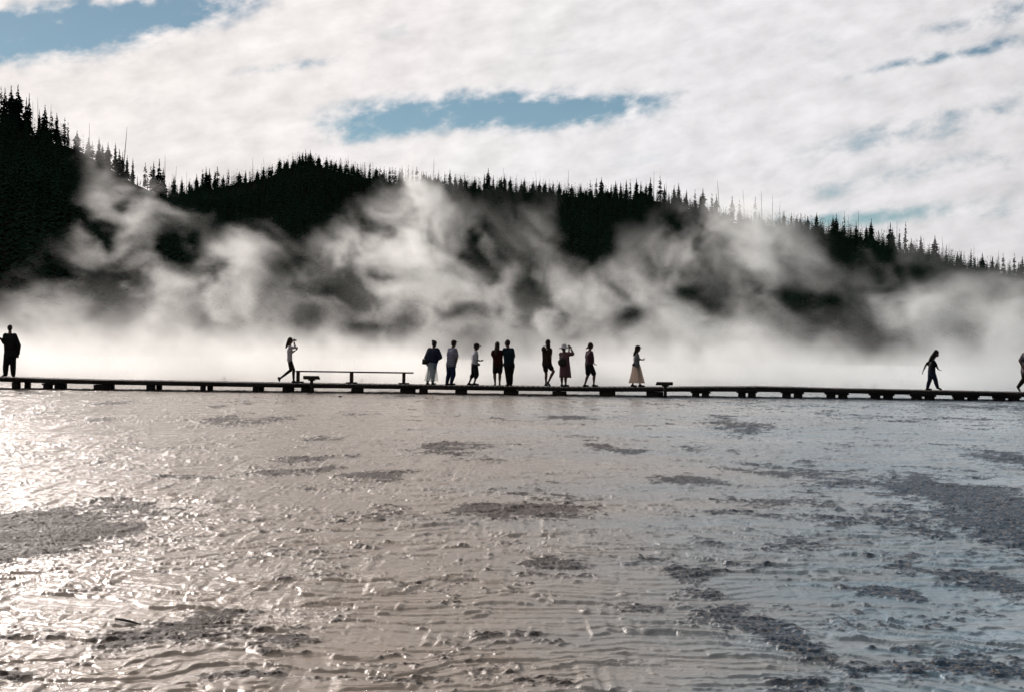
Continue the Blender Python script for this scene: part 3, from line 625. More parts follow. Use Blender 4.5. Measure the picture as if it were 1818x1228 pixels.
def person(fr, label, ang, head, neck, pelvis, L, Rr, armL, armR, build=1.0, Y=BYM, wear=None, look=None, toeL=None, toeR=None, hr=1.0, group=None, curl=.5):
    """L/Rr = (knee, ankle), armL/armR = (elbow, wrist[, finger direction]); image points, optionally with a depth offset"""
    Fr.dz = 0.0
    f = Vector((math.cos(R(ang)), math.sin(R(ang)), 0)); l = Vector((-f.y, f.x, 0))
    def P(p, side=0, off=.09):
        d = p[2] if len(p) > 2 else l.y * off * side
        return fr(p[0], p[1], Y + d)
    hd = fr(*head[:2], Y); nk = fr(*neck[:2], Y); pv = fr(*pelvis[:2], Y)
    base = Vector((pv.x, Y, 0))
    up = (nk - pv).normalized()
    sw, hw = .148 * build, .08 * build
    J = {}
    for s, nm in ((1, 'L'), (-1, 'R')):
        J['sh' + nm] = nk + l * sw * s - up * .108; J['hip' + nm] = pv + l * hw * s - up * .02
    J['knL'], J['anL'] = P(L[0], 1), P(L[1], 1); J['knR'], J['anR'] = P(Rr[0], -1), P(Rr[1], -1)
    J['elL'], J['wrL'] = P(armL[0], 1, .2), P(armL[1], 1, .2); J['elR'], J['wrR'] = P(armR[0], -1, .2), P(armR[1], -1, .2)
    # rest on the deck
    tips = {}
    for s, nm, t in ((1, 'L', toeL), (-1, 'R', toeR)):
        a = J['an' + nm]
        if t is None: tips[nm] = a + f * .15 + l * s * .02 + Vector((0, 0, -.055)); tips[nm + 'h'] = a - f * .045 + Vector((0, 0, -.05))
        else:
            tp = fr(t[0], t[1], a.y); dr = (tp - a).normalized(); tips[nm] = tp; 
            hh = fr(t[2], t[3], a.y) if len(t) > 2 else a - dr * .03; tips[nm + 'h'] = hh
    low = min(min(tips['L'].z, tips['Lh'].z), min(tips['R'].z, tips['Rh'].z)) - .028
    dz = deck_z(base.x) + .004 - low
    for d_ in (J, tips):
        for k in d_: d_[k] = d_[k] + Vector((0, 0, dz))
    for v_ in (hd, nk, pv): v_.z += dz
    root = empty('person', (base.x, Y, deck_z(base.x))); tag(root, label, 'person', group or 'visitors on the boardwalk')
    o = Vector(root.location)
    for d_ in (J, tips):
        for k in d_: d_[k] = d_[k] - o
    hd, nk, pv = hd - o, nk - o, pv - o
    lk = Vector(look).normalized() if look else f
    ll = Vector((-lk.y, lk.x, 0)).normalized()
    ch = nk - up * .215; wa = pv + up * .16
    b = build * 1.13
    # body: one continuous skin
    bm = bmesh.new()
    for s in (-1, 1):
        chain(bm, [(ch + l * .07 * s * b, .095 * b), (wa + l * .05 * s * b, .085 * b), (pv + l * .065 * s * b, .095 * b)])
    capsule(bm, J['shL'] - l * .02, .05 * b, nk - up * .075, .055 * b); capsule(bm, J['shR'] + l * .02, .05 * b, nk - up * .075, .055 * b)
    capsule(bm, nk - up * .06, .058 * b, hd - Vector((0, 0, .04)), .050)
    hh = .105 * hr; c = hd
    hrot = Matrix((lk, ll, lk.cross(ll))).transposed().to_4x4()
    ellip(bm, c + Vector((0, 0, .012)), (hh * .92, hh * .76, hh * 1.08), hrot)                # skull
    ellip(bm, c + lk * .035 - Vector((0, 0, .055 * hr)), (.058 * hr, .052 * hr, .062 * hr), hrot)     # jaw
    capsule(bm, c + lk * .096 * hr + Vector((0, 0, .012)), .010, c + lk * .112 * hr - Vector((0, 0, .018)), .014, 8)  # nose
    capsule(bm, c + lk * .088 * hr + ll * .02 - Vector((0, 0, .052)), .008, c + lk * .088 * hr - ll * .02 - Vector((0, 0, .052)), .008, 6)  # lips
    for s in (-1, 1):
        ellip(bm, c + ll * s * .082 * hr - lk * .005, (.018, .010, .030), hrot)                 # ears
        capsule(bm, c + lk * .086 * hr + ll * s * .018 + Vector((0, 0, .034)), .010, c + lk * .074 * hr + ll * s * .05 + Vector((0, 0, .03)), .008, 6)  # brows
    for nm, s in (('L', 1), ('R', -1)):
        sh, e, wv = J['sh' + nm], J['el' + nm], J['wr' + nm]
        chain(bm, [(sh, .052 * b), (sh.lerp(e, .5), .044 * b), (e, .037 * b), (e.lerp(wv, .35), .037 * b), (wv, .025)])
        # hand: palm, four fingers with a bend, thumb from the side of the palm
        arm = armL if nm == 'L' else armR
        fd = (wv - e).normalized()
        if len(arm) > 2: fd = (fr(*arm[2][:2], Y + (arm[2][2] if len(arm[2]) > 2 else wv.y)) - o + Vector((0, 0, dz)) - wv); fd = fd.normalized() if fd.length > .01 else (wv - e).normalized()
        pn = fd.cross(l).normalized() if abs(fd.dot(l)) < .9 else fd.cross(Vector((0, 0, 1))).normalized()
        pl = fd.cross(pn).normalized()
        pa = wv + fd * .055
        for q in (-1, -.33, .33, 1): capsule(bm, wv + pl * q * .014, .015, wv + fd * .085 + pl * q * .030, .0115, 8)
        for q, ln in ((-1, .062), (-.33, .078), (.33, .072), (1, .055)):
            k0 = wv + fd * .088 + pl * q * .030; k1 = k0 + (fd * (1 - curl * .5) + pn * curl * .6).normalized() * ln * .5; k2 = k1 + (fd * (1 - curl) + pn * curl).normalized() * ln * .5
            chain(bm, [(k0, .0095), (k1, .0085), (k2, .0072)])
        t0 = wv + fd * .03 - pl * .026; chain(bm, [(t0, .013), (t0 + fd * .032 - pl * .024 + pn * .006, .0105), (t0 + fd * .06 - pl * .028 + pn * .016, .0085)])
        hp, kn, an = J['hip' + nm], J['kn' + nm], J['an' + nm]
        mid = kn.lerp(an, .3); back = Vector((0, 0, 0)) - f * .012
        chain(bm, [(hp, .085 * b), (hp.lerp(kn, .5), .068 * b), (kn, .052 * b), (mid + back, .053 * b), (kn.lerp(an, .7), .037 * b), (an, .033)])
        tp, hl = tips[nm], tips[nm + 'h']
        chain(bm, [(an, .034), (hl, .028)]); capsule(bm, an, .032, hl.lerp(tp, .6), .026); chain(bm, [(hl, .028), (hl.lerp(tp, .6), .028), (tp, .022)])
    me = remesh(bm, 'body', .0075, 2); link('body', me, SKIN, root)
    # eyes
    bm = bmesh.new()
    for s in (-1, 1): bmesh.ops.create_icosphere(bm, subdivisions=2, radius=.011, matrix=Matrix.Translation(c + lk * .083 * hr + ll * s * .032 + Vector((0, 0, .014))))
    me = bpy.data.meshes.new('eyes'); bm.to_mesh(me); bm.free(); link('eyes', me, M_EYE, root)
    ctx = dict(J=J, tips=tips, hd=hd, nk=nk, pv=pv, wa=wa, ch=ch, f=f, l=l, up=up, b=b, root=root, o=o, lk=lk, ll=ll, hrot=hrot, dz=dz, fr=fr, Y=Y, hr=hr)
    for item in wear or []: item(ctx)
    Fr.dz = dz
    return ctx

M_EYE = mat('eye', (.05, .04, .04), .2, .1, 10, .5)
def top(m, sleeve=.5, length=0.0, puff=.016, name='shirt', both=None):
    def fn(c):
        J, l, up, b = c['J'], c['l'], c['up'], c['b']; bm = bmesh.new()
        hem = c['pv'] - up * length + up * .03
        for s in (-1, 0, 1):
            chain(bm, [(c['ch'] + l * .075 * s * b, (.095 + puff) * b), (c['wa'] + l * .058 * s * b, (.088 + puff) * b), (hem + l * .072 * s * b, (.092 + puff) * b)])
        for nm in 'LR':
            sh, e, wv = J['sh' + nm], J['el' + nm], J['wr' + nm]
            capsule(bm, sh, (.052 + puff * .5) * b, c['nk'] - up * .085, .062 * b)
            if sleeve <= .5: chain(bm, [(sh, (.055 + puff) * b), (sh.lerp(e, sleeve * 2), (.046 + puff) * b)])
            else: chain(bm, [(sh, (.055 + puff) * b), (e, (.040 + puff) * b), (e.lerp(wv, (sleeve - .5) * 2), (.028 + puff * .8) * b)])
        link(name, remesh(bm, name, .012, 3), m, c['root'])
    return fn
def bottoms(m, length=1.0, puff=.014, name='trousers', cuff=0.0):
    def fn(c):
        J, l, up, b = c['J'], c['l'], c['up'], c['b']; bm = bmesh.new()
        for s in (-1, 1): capsule(bm, c['pv'] + up * .07 + l * .055 * s * b, (.085 + puff) * b, c['pv'] + l * .065 * s * b, (.094 + puff) * b)
        for nm in 'LR':
            hp, kn, an = J['hip' + nm], J['kn' + nm], J['an' + nm]
            if length <= .5: chain(bm, [(hp, (.086 + puff) * b), (hp.lerp(kn, length * 2), (.066 + puff) * b)])
            else: chain(bm, [(hp, (.086 + puff) * b), (kn, (.056 + puff) * b), (kn.lerp(an, .3) - c['f'] * .01, (.054 + puff + cuff * .3) * b), (kn.lerp(an, (length - .5) * 2), (.036 + puff + cuff) * b)])
        link(name, remesh(bm, name, .012, 3), m, c['root'])
    return fn
def shoes(m=None):
    def fn(c):
        for nm in 'LR':
            an, tp, hl = c['J']['an' + nm], c['tips'][nm], c['tips'][nm + 'h']; bm = bmesh.new()
            chain(bm, [(an - Vector((0, 0, .01)) , .04), (hl, .037)]); chain(bm, [(hl, .037), (hl.lerp(tp, .55), .039), (tp, .034)]); capsule(bm, an, .036, hl.lerp(tp, .55), .034)
            link('shoe', remesh(bm, 'shoe', .010, 2), m or SHOE, c['root'])
    return fn
def hair(m, pts=(), cap=1.0, bun=None):
    """cap of hair over the skull; pts = image points with radii for the falling length"""
    def fn(c):
        bm = bmesh.new(); hd, lk, ll, hr = c['hd'], c['lk'], c['ll'], c['hr']
        ellip(bm, hd - lk * .014 + Vector((0, 0, .026)), (.104 * hr, .093 * hr, .108 * hr), c['hrot'])
        ellip(bm, hd - lk * .035 - Vector((0, 0, .02)), (.078 * hr, .086 * hr, .085 * hr), c['hrot'])
        P = [(c['fr'](q[0], q[1], c['Y'] + (q[3] if len(q) > 3 else 0)) - c['o'] + Vector((0, 0, c['dz'])), q[2]) for q in pts]
        if P: chain(bm, [(hd - lk * .03 + Vector((0, 0, .03)), .085)] + P)
        if bun: p = c['fr'](bun[0], bun[1], c['Y']) - c['o'] + Vector((0, 0, c['dz'])); ellip(bm, p, (bun[2],) * 3)
        link('hair', remesh(bm, 'hair', .010, 3), m, c['root'])
    return fn
def cap_hat(m, brim=.075, drop=0.015):
    def fn(c):
        hd, lk, ll, hr = c['hd'], c['lk'], c['ll'], c['hr']; bm = bmesh.new()
        ellip(bm, hd - lk * .005 + Vector((0, 0, .052)), (.110 * hr, .096 * hr, .078 * hr), c['hrot'])
        cp = link('cap', remesh(bm, 'cap', .009, 2), m, c['root']); bm = bmesh.new()
        for s in (-1, -.5, 0, .5, 1): chain(bm, [(hd + lk * .085 * hr + ll * s * .055 + Vector((0, 0, .052)), .010), (hd + lk * (.115 + brim * (1 - .25 * s * s)) + ll * s * .05 + Vector((0, 0, .046 - drop)), .008)])
        for t in range(4): capsule(bm, hd + lk * (.10 + brim * t / 4) - ll * .05 + Vector((0, 0, .05 - drop * t / 4)), .008, hd + lk * (.10 + brim * t / 4) + ll * .05 + Vector((0, 0, .05 - drop * t / 4)), .008)
        link('brim', remesh(bm, 'brim', .008, 1), m, cp)
    return fn
def sun_hat(m):
    def fn(c):
        hd = c['hd']; V, Q = [], []; prof_ = [(0.001, .155), (.05, .150), (.085, .125), (.10, .08), (.112, .055), (.15, .02), (.185, -.012), (.186, -.020), (.15, .008), (.112, .04), (.095, .05)]
        n = 24
        for r_, z_ in prof_:
            for k in range(n): t = 6.28318 * k / n; V.append((hd.x + r_ * math.cos(t) * (1 + .05 * math.sin(3 * t)), hd.y + r_ * math.sin(t), hd.z + z_ + (.012 * math.sin(2 * t) if r_ > .12 else 0)))
        for i in range(len(prof_) - 1):
            for k in range(n): Q.append((i * n + k, i * n + (k + 1) % n, (i + 1) * n + (k + 1) % n, (i + 1) * n + k))
        me = fast_mesh('sun_hat', V, Q); smooth(me); link('sun_hat', me, m, c['root'])
    return fn
def skirt(m, rings, name='skirt', folds=9, amp=.07, thick=True):
    """rings = (image x of centre, image y, half width m, half depth m) from waist to hem"""
    def fn(c):
        V, Q = [], []; n = 72; r_ = random.Random(len(rings) * 7 + int(rings[0][0])); ph = r_.uniform(0, 6)
        R_ = []
        for (zx, zy, a_, b_) in rings: p = c['fr'](zx, zy, c['Y']) - c['o']; p.z += c['dz']; R_.append((p, a_, b_))
        sub = 5; L_ = []
        for i in range(len(R_) - 1):
            for k in range(sub): t = k / sub; L_.append((R_[i][0].lerp(R_[i + 1][0], t), R_[i][1] * (1 - t) + R_[i + 1][1] * t, R_[i][2] * (1 - t) + R_[i + 1][2] * t))
        L_.append(R_[-1]); NL = len(L_)
        for side in ((0, 1) if thick else (0,)):
            for j, (p, a_, b_) in enumerate(L_):
                fz = j / (NL - 1)
                for k in range(n):
                    t = 6.28318 * k / n; w_ = 1 + amp * fz * (math.sin(folds * t + ph) * .7 + .5 * math.sin((folds * 1.7) // 1 * t + 1 + fz * 2)) - (.012 / a_ if side else 0)
                    V.append((p.x + a_ * w_ * math.cos(t), p.y + b_ * w_ * math.sin(t), p.z + (.012 * math.sin(folds * t + 1) * fz * fz)))
        for side in ((0, 1) if thick else (0,)):
            o_ = side * NL * n
            for j in range(NL - 1):
                for k in range(n): Q.append((o_ + j * n + k, o_ + j * n + (k + 1) % n, o_ + (j + 1) * n + (k + 1) % n, o_ + (j + 1) * n + k))
        if thick:
            for k in range(n): j = NL - 1; Q.append((j * n + k, j * n + (k + 1) % n, NL * n + j * n + (k + 1) % n, NL * n + j * n + k))
            for k in range(n): Q.append((k, (k + 1) % n, NL * n + (k + 1) % n, NL * n + k))
        me = fast_mesh(name, V, Q); smooth(me); link(name, me, m, c['root'])
    return fn
def thing_box(name, label, cat, pos, size, m, rz=0.0, tilt=0.0, bev=.012, strap=None, lens=None, blobs=None):
    """a small carried thing: bevelled body with its strap, handle or lens as parts"""
    r_ = empty(name, pos, rz); tag(r_, label, cat); r_.rotation_euler[1] = tilt
    bm = bmesh.new()
    bmesh.ops.create_cube(bm, size=1, matrix=Matrix.Diagonal((*size, 1))); bmesh.ops.bevel(bm, geom=bm.edges[:], offset=min(bev, min(size) * .4), segments=3, affect='EDGES')
    me = bpy.data.meshes.new('casing'); bm.to_mesh(me); bm.free(); smooth(me); link('casing', me, m, r_)
    if lens:
        bm = bmesh.new(); bmesh.ops.create_cone(bm, cap_ends=True, segments=20, radius1=lens[0], radius2=lens[0] * .9, depth=lens[1], matrix=Matrix.Translation((size[0] / 2 + lens[1] / 2, 0, 0)) @ Matrix.Rotation(R(90), 4, 'Y'))
        me = bpy.data.meshes.new('lens'); bm.to_mesh(me); bm.free(); link('lens', me, m, r_)
    if strap:
        inv = r_.matrix_basis.inverted(); bm = bmesh.new()
        chain(bm, [(inv @ Vector(p), strap[1]) for p in strap[0]]); me = bpy.data.meshes.new('strap'); bm.to_mesh(me); bm.free(); link('strap', me, m, r_)
    return r_

BLK = cloth('black_cloth', (.018, .018, .02)); NAVY = cloth('navy_cloth', (.022, .03, .06)); DEN = cloth('dark_denim', (.02, .035, .09)); GREYB = cloth('grey_blue_cloth', (.13, .14, .19))
PALE = cloth('pale_shirt', (.52, .54, .60)); RUST = cloth('dark_red_cloth', (.045, .010, .008)); TEAL = cloth('dark_teal_cloth', (.012, .028, .04)); PINK = cloth('dusty_pink_cloth', (.17, .09, .105)); MAR = cloth('maroon_cloth', (.07, .035, .05))
WHITE = cloth('white_cloth', (.62, .60, .63)); BROWN = cloth('dark_brown_cloth', (.03, .022, .016)); LGREY = cloth('light_grey_cloth', (.20, .21, .21)); LEATH = mat('black_leather', (.02, .018, .016), .45, .3, 30, .4)
def sheer(name, c, alpha, tr):
    m = bpy.data.materials.new(name); m.use_nodes = True; t = NT(m.node_tree); out = m.node_tree.nodes['Material Output']; m.node_tree.nodes.remove(m.node_tree.nodes['Principled BSDF'])
    d = t.new('ShaderNodeBsdfDiffuse'); d.inputs[0].default_value = (*c, 1); tl = t.new('ShaderNodeBsdfTranslucent'); tl.inputs[0].default_value = (*c, 1); tp = t.new('ShaderNodeBsdfTransparent')
    a = t.new('ShaderNodeMixShader'); a.inputs[0].default_value = tr; t.l.new(d.outputs[0], a.inputs[1]); t.l.new(tl.outputs[0], a.inputs[2])
    b_ = t.new('ShaderNodeMixShader'); tcn = t.new('ShaderNodeTexCoord'); t.l.new(t.ramp(t.noise(tcn.outputs['Object'], 25, 4), .3, .7, alpha - .08, alpha + .08), b_.inputs[0])
    t.l.new(tp.outputs[0], b_.inputs[1]); t.l.new(a.outputs[0], b_.inputs[2]); t.l.new(b_.outputs[0], out.inputs[0]); return m
SHEER = sheer('sheer_white_gauze', (.80, .84, .80), .55, .6); CREAM = sheer('cream_skirt_cloth', (.88, .80, .74), .88, .75)

# 1 man in long coat at the left edge
person(Z5, 'person in a dark knee-length coat and trousers standing at the left edge', 100, (145, 168), (145, 235), (145, 560), ((85, 715), (80, 838)), ((190, 715), (193, 838)),
       ((62, 375, -.1), (28, 330, -.18), (8, 318, -.2)), ((272, 420), (262, 545)), build=1.06, wear=[top(BLK, .97, .16, .03, 'coat'), skirt(BLK, [(150, 470, .23, .18), (162, 590, .25, .20)], 'coat_skirt', 5, .03), bottoms(BLK, .98, .035), shoes(), hair(HAIRD, ()), ],
       toeL=(38, 858), curl=.7)
thing_box('camera', 'small camera held up by the person in the dark coat', 'camera', Z5(4, 318, BYM - .2), (.09, .05, .07), LEATH, R(150), lens=(.025, .03))
# 2 walking woman by the bench
c = person(Z3, 'woman in a pale top striding at the left end of the bench, camera raised', 8, (297, 158), (288, 205), (288, 372), ((300, 497), (186, 583)), ((335, 497), (333, 615)),
       ((352, 238, -.10), (338, 178, -.08), (342, 160, -.06)), ((318, 290, .16), (350, 272, .12), (366, 262, .1)), build=.86, wear=[top(WHITE, .8, .07, .010, 'blouse'), bottoms(BROWN, .97, .004, 'leggings'), shoes(), hair(HAIRD, ((272, 175, .065), (258, 210, .05), (246, 240, .030)))],
       toeL=(171, 618, 158, 582), hr=.95, Y=BYM)
thing_box('camera', 'dark camera at the eye of the woman walking by the bench', 'camera', Z3(340, 155, BYM), (.07, .10, .075), LEATH, 0, lens=(.03, .05))
thing_box('phone', 'dark phone held at chest height by the woman walking by the bench', 'phone', Z3(369, 248, BYM + .12), (.045, .07, .14), LEATH, 0, R(18))
# 3 woman in sheer skirt
c = person(Z1, 'woman in navy top and sheer white skirt with a bag at her side', 62, (468, 250), (452, 310), (436, 545), ((392, 720), (352, 868)), ((447, 720), (437, 868)),
       ((338, 470, .1), (352, 560, .05)), ((556, 462, -.12), (505, 505, .12), (480, 500, .2)), build=1.02, wear=[top(NAVY, .9, -.03, .042, 'sweater'), bottoms(cloth('pale_denim', (.20, .27, .36)), .93, .02), shoes(), skirt(SHEER, [(432, 520, .13, .12), (428, 640, .17, .16), (420, 760, .22, .18), (412, 845, .25, .20)], 'sheer_skirt', 9, .09, False), hair(HAIRD, (), bun=(440, 208, .05))], curl=.7)
p = Z1(314, 537, BYM - .14); thing_box('handbag', 'boxy dark handbag hanging beside the woman in the sheer skirt', 'handbag', p, (.21, .09, .20), LEATH, 0, R(4), strap=([p + Vector((-.07, 0, .09)), Z1(345, 400, BYM - .12), Z1(395, 325, BYM - .08), Z1(370, 420, BYM + .02), p + Vector((.08, 0, .09))], .007))
# 4 man, cap, grey-blue shirt
person(Z1, 'man in dark cap, striped grey-blue shirt and dark jeans, arms down', 40, (782, 240), (762, 300), (730, 590), ((700, 735), (668, 868)), ((775, 740), (738, 868)),
       ((690, 440, .22), (720, 560, .30)), ((832, 455, -.1), (812, 565, -.1)), build=1.06, wear=[top(mat('striped_grey_blue_shirt', (.28, .29, .38), .85, .3, 6, .15, stretch=(.2, .2, 6)), .42, .03, .020), bottoms(DEN, .98, .018, 'jeans'), shoes(), hair(HAIRD), cap_hat(BLK, .06, -.004)])
# 5 man, cap, pale shirt, leaning
person(Z1, 'man in a dark cap, pale shirt and dark knee shorts, leaning slightly forward', 15, (1148, 288), (1128, 338), (1115, 575), ((1092, 725), (1025, 870)), ((1152, 735), (1108, 870)),
       ((1085, 480, .16), (1150, 535, .20)), ((1145, 495, -.15), (1205, 520, -.14), (1245, 518, -.14)), build=.92, wear=[top(PALE, .55, .02, .018), bottoms(BLK, .62, .022, 'knee_shorts'), shoes(), hair(HAIRD), cap_hat(BLK, .07, .035)])
thing_box('camera', 'small dark camera in the hand of the man in the pale shirt', 'camera', Z1(1228, 508, BYM - .14), (.06, .09, .06), LEATH, 0, bev=.01, lens=(.02, .025))
p = Z1(1186, 578, BYM - .12); thing_box('waist_pouch', 'small dark pouch at the hip of the man in the pale shirt', 'pouch', p, (.07, .12, .09), LEATH, 0, 0, strap=([p + Vector((0, .05, .04)), Z1(1130, 545, BYM - .17), Z1(1075, 545, BYM)], .008))
# 6 woman, long hair, dark red top
person(Z1, 'woman with long hair, dark red top and shorts, arm on her partner', 92, (1480, 272), (1480, 335), (1492, 575), ((1438, 745), (1446, 885)), ((1522, 745), (1518, 885)),
       ((1402, 420), (1440, 500, .22)), ((1572, 385, .02), (1615, 420, .05)), build=1.0, wear=[top(RUST, .9, .06, .016, 'sweater'), bottoms(BLK, .36, .018, 'shorts'), shoes(), hair(HAIRB, ((1478, 305, .095, -.03), (1472, 360, .105, -.06), (1466, 420, .07, -.08)))], curl=.5)
# 7 man in teal
person(Z1, 'man in a dark teal shirt and dark trousers standing close to the long-haired woman', 118, (1642, 232), (1655, 295), (1675, 590), ((1652, 745), (1660, 878)), ((1692, 745), (1698, 878)),
       ((1606, 420, .0), (1596, 545, .05)), ((1742, 440), (1736, 560)), build=1.04, wear=[top(TEAL, .5, .04, .020), bottoms(BLK, .98, .03), shoes(), hair(HAIRD)], look=(-.8, .5, -.1))
# 8 woman in dark brown, bent knee
person(Z2, 'woman in a dark brown top and shorts with one knee bent, long straight hair', 55, (322, 165), (312, 208), (308, 388), ((302, 500), (298, 600)), ((380, 470, -.1), (320, 592, -.08)),
       ((278, 300, .1), (305, 350, .2)), ((348, 300, -.12), (352, 365, -.05)), build=.95, wear=[top(BROWN, .3, .06, .02), bottoms(BLK, .3, .02, 'shorts'), shoes(), hair(HAIRD, ((322, 195, .085, -.04), (326, 240, .065, -.07)))], toeR=(342, 622))
p = Z2(272, 232, BYM - .12); thing_box('backpack', 'small dark backpack on the woman with the bent knee', 'backpack', p, (.12, .17, .22), LEATH, R(-35), 0, .04, strap=([p + Vector((0, 0, .1)), p + Vector((.09, -.02, .12)), p + Vector((.16, .0, .02)), p + Vector((.05, 0, -.1))], .010))
# 9 woman in sun hat and pink dress
person(Z2, 'woman in a white sun hat and dusty pink dress raising a camera', 50, (492, 212), (492, 250), (500, 400), ((472, 520), (470, 600)), ((512, 520), (510, 600)),
       ((545, 285, .25), (548, 225, .3), (552, 205, .3)), ((592, 275, -.02), (566, 212, .08), (556, 200, .1)), build=1.0, wear=[top(PINK, .45, .05, .02, 'dress_top'), skirt(PINK, [(500, 330, .175, .15), (503, 430, .20, .17), (506, 528, .225, .19)], 'dress_skirt', 7, .06), shoes(), hair(HAIRD, ()), sun_hat(WHITE)], hr=.92)
thing_box('camera', 'dark camera raised by the woman in the sun hat', 'camera', Z2(553, 204, BYM + .22), (.07, .11, .075), LEATH, R(40), lens=(.03, .05))
p = Z2(474, 365, BYM - .22); bag = empty('shoulder_bag', p); tag(bag, 'round black shoulder bag on the woman in the pink dress', 'bag')
bm = bmesh.new(); ellip(bm, (0, 0, 0), (.165, .07, .165)); me = bpy.data.meshes.new('pouch'); bm.to_mesh(me); bm.free(); smooth(me); link('pouch', me, LEATH, bag)
bm = bmesh.new(); chain(bm, [(Vector((-.08, 0, .13)), .01), (Z2(480, 290, BYM - .19) - p, .01), (Z2(520, 252, BYM - .08) - p, .01), (Z2(545, 262, BYM + .05) - p, .01)]); me = bpy.data.meshes.new('strap'); bm.to_mesh(me); bm.free(); link('strap', me, LEATH, bag)
# 10 woman in maroon
person(Z2, 'woman in a maroon top and dark shorts stepping right, hair blown both ways', 25, (780, 190), (768, 232), (762, 390), ((752, 500), (716, 600)), ((820, 500), (812, 600)),
       ((735, 310, .2), (752, 365, .25)), ((800, 315, -.12), (808, 370, -.12), (828, 390, -.12)), build=.97, wear=[top(MAR, .9, .02, .018, 'sweater'), bottoms(BLK, .42, .022, 'shorts'), shoes(), hair(HAIRB, ((755, 205, .045), (733, 218, .025))), ], hr=1.0)
# 11 woman in long skirt
person(Z2, 'woman in a dark visor cap, grey top and long cream skirt with a long plait', 10, (1287, 218), (1275, 255), (1272, 395), ((1250, 500), (1230, 600)), ((1300, 500), (1312, 600)),
       ((1280, 325, .15), (1320, 335, .15)), ((1288, 325, -.13), (1325, 335, -.13), (1352, 330, -.12)), build=.86, wear=[top(LGREY, .85, .05, .014, 'blouse'), skirt(CREAM, [(1270, 385, .14, .13), (1274, 450, .19, .17), (1276, 520, .245, .2), (1277, 582, .30, .24)], 'skirt', 10, .06), shoes(), hair(HAIRD, ((1268, 240, .06), (1252, 268, .045), (1243, 290, .03))), cap_hat(BLK, .04, .01)], hr=.95)
p = Z2(1245, 388, BYM - .10); thing_box('waist_bag', 'small dark bag at the waist of the woman in the cream skirt', 'bag', p, (.13, .09, .12), LEATH, 0, R(8), .03, strap=([p + Vector((0, 0, .05)), Z2(1262, 320, BYM - .13), Z2(1275, 262, BYM - .06)], .008))
thing_box('phone', 'dark phone held out by the woman in the cream skirt', 'phone', Z2(1352, 326, BYM - .12), (.03, .07, .05), LEATH, 0)
# 12 lone walker
person(Z4, 'woman in dark clothes walking right with head bowed, alone on the empty stretch', 5, (518, 298), (462, 378), (450, 565), ((422, 695), (388, 805)), ((512, 700), (540, 803)),
       ((368, 462, .15), (330, 545, .14)), ((528, 495, -.13), (548, 530, -.12), (575, 545, -.12)), build=.90, wear=[top(BLK, .35, .0, .018), bottoms(NAVY, .95, .024), shoes(), hair(HAIRD, ((482, 318, .085), (448, 362, .08), (425, 398, .055)))], look=(.86, 0, -.5), toeR=(592, 828), hr=1.0)
# 13 man leaving at the right edge
person(Z4, 'man in a grey tee shirt mid-stride, cut off by the right edge', 5, (1872, 225), (1848, 290), (1838, 580), ((1822, 690), (1738, 795)), ((1900, 720), (1905, 850)),
       ((1762, 425, -.15), (1810, 540, -.16)), ((1905, 430, .15), (1940, 530, .15)), build=1.1, wear=[top(cloth('grey_violet_tee', (.12, .10, .12)), .45, .03, .02), bottoms(BROWN, .97, .02), shoes(), hair(HAIRD)], toeL=(1758, 862, 1718, 800))

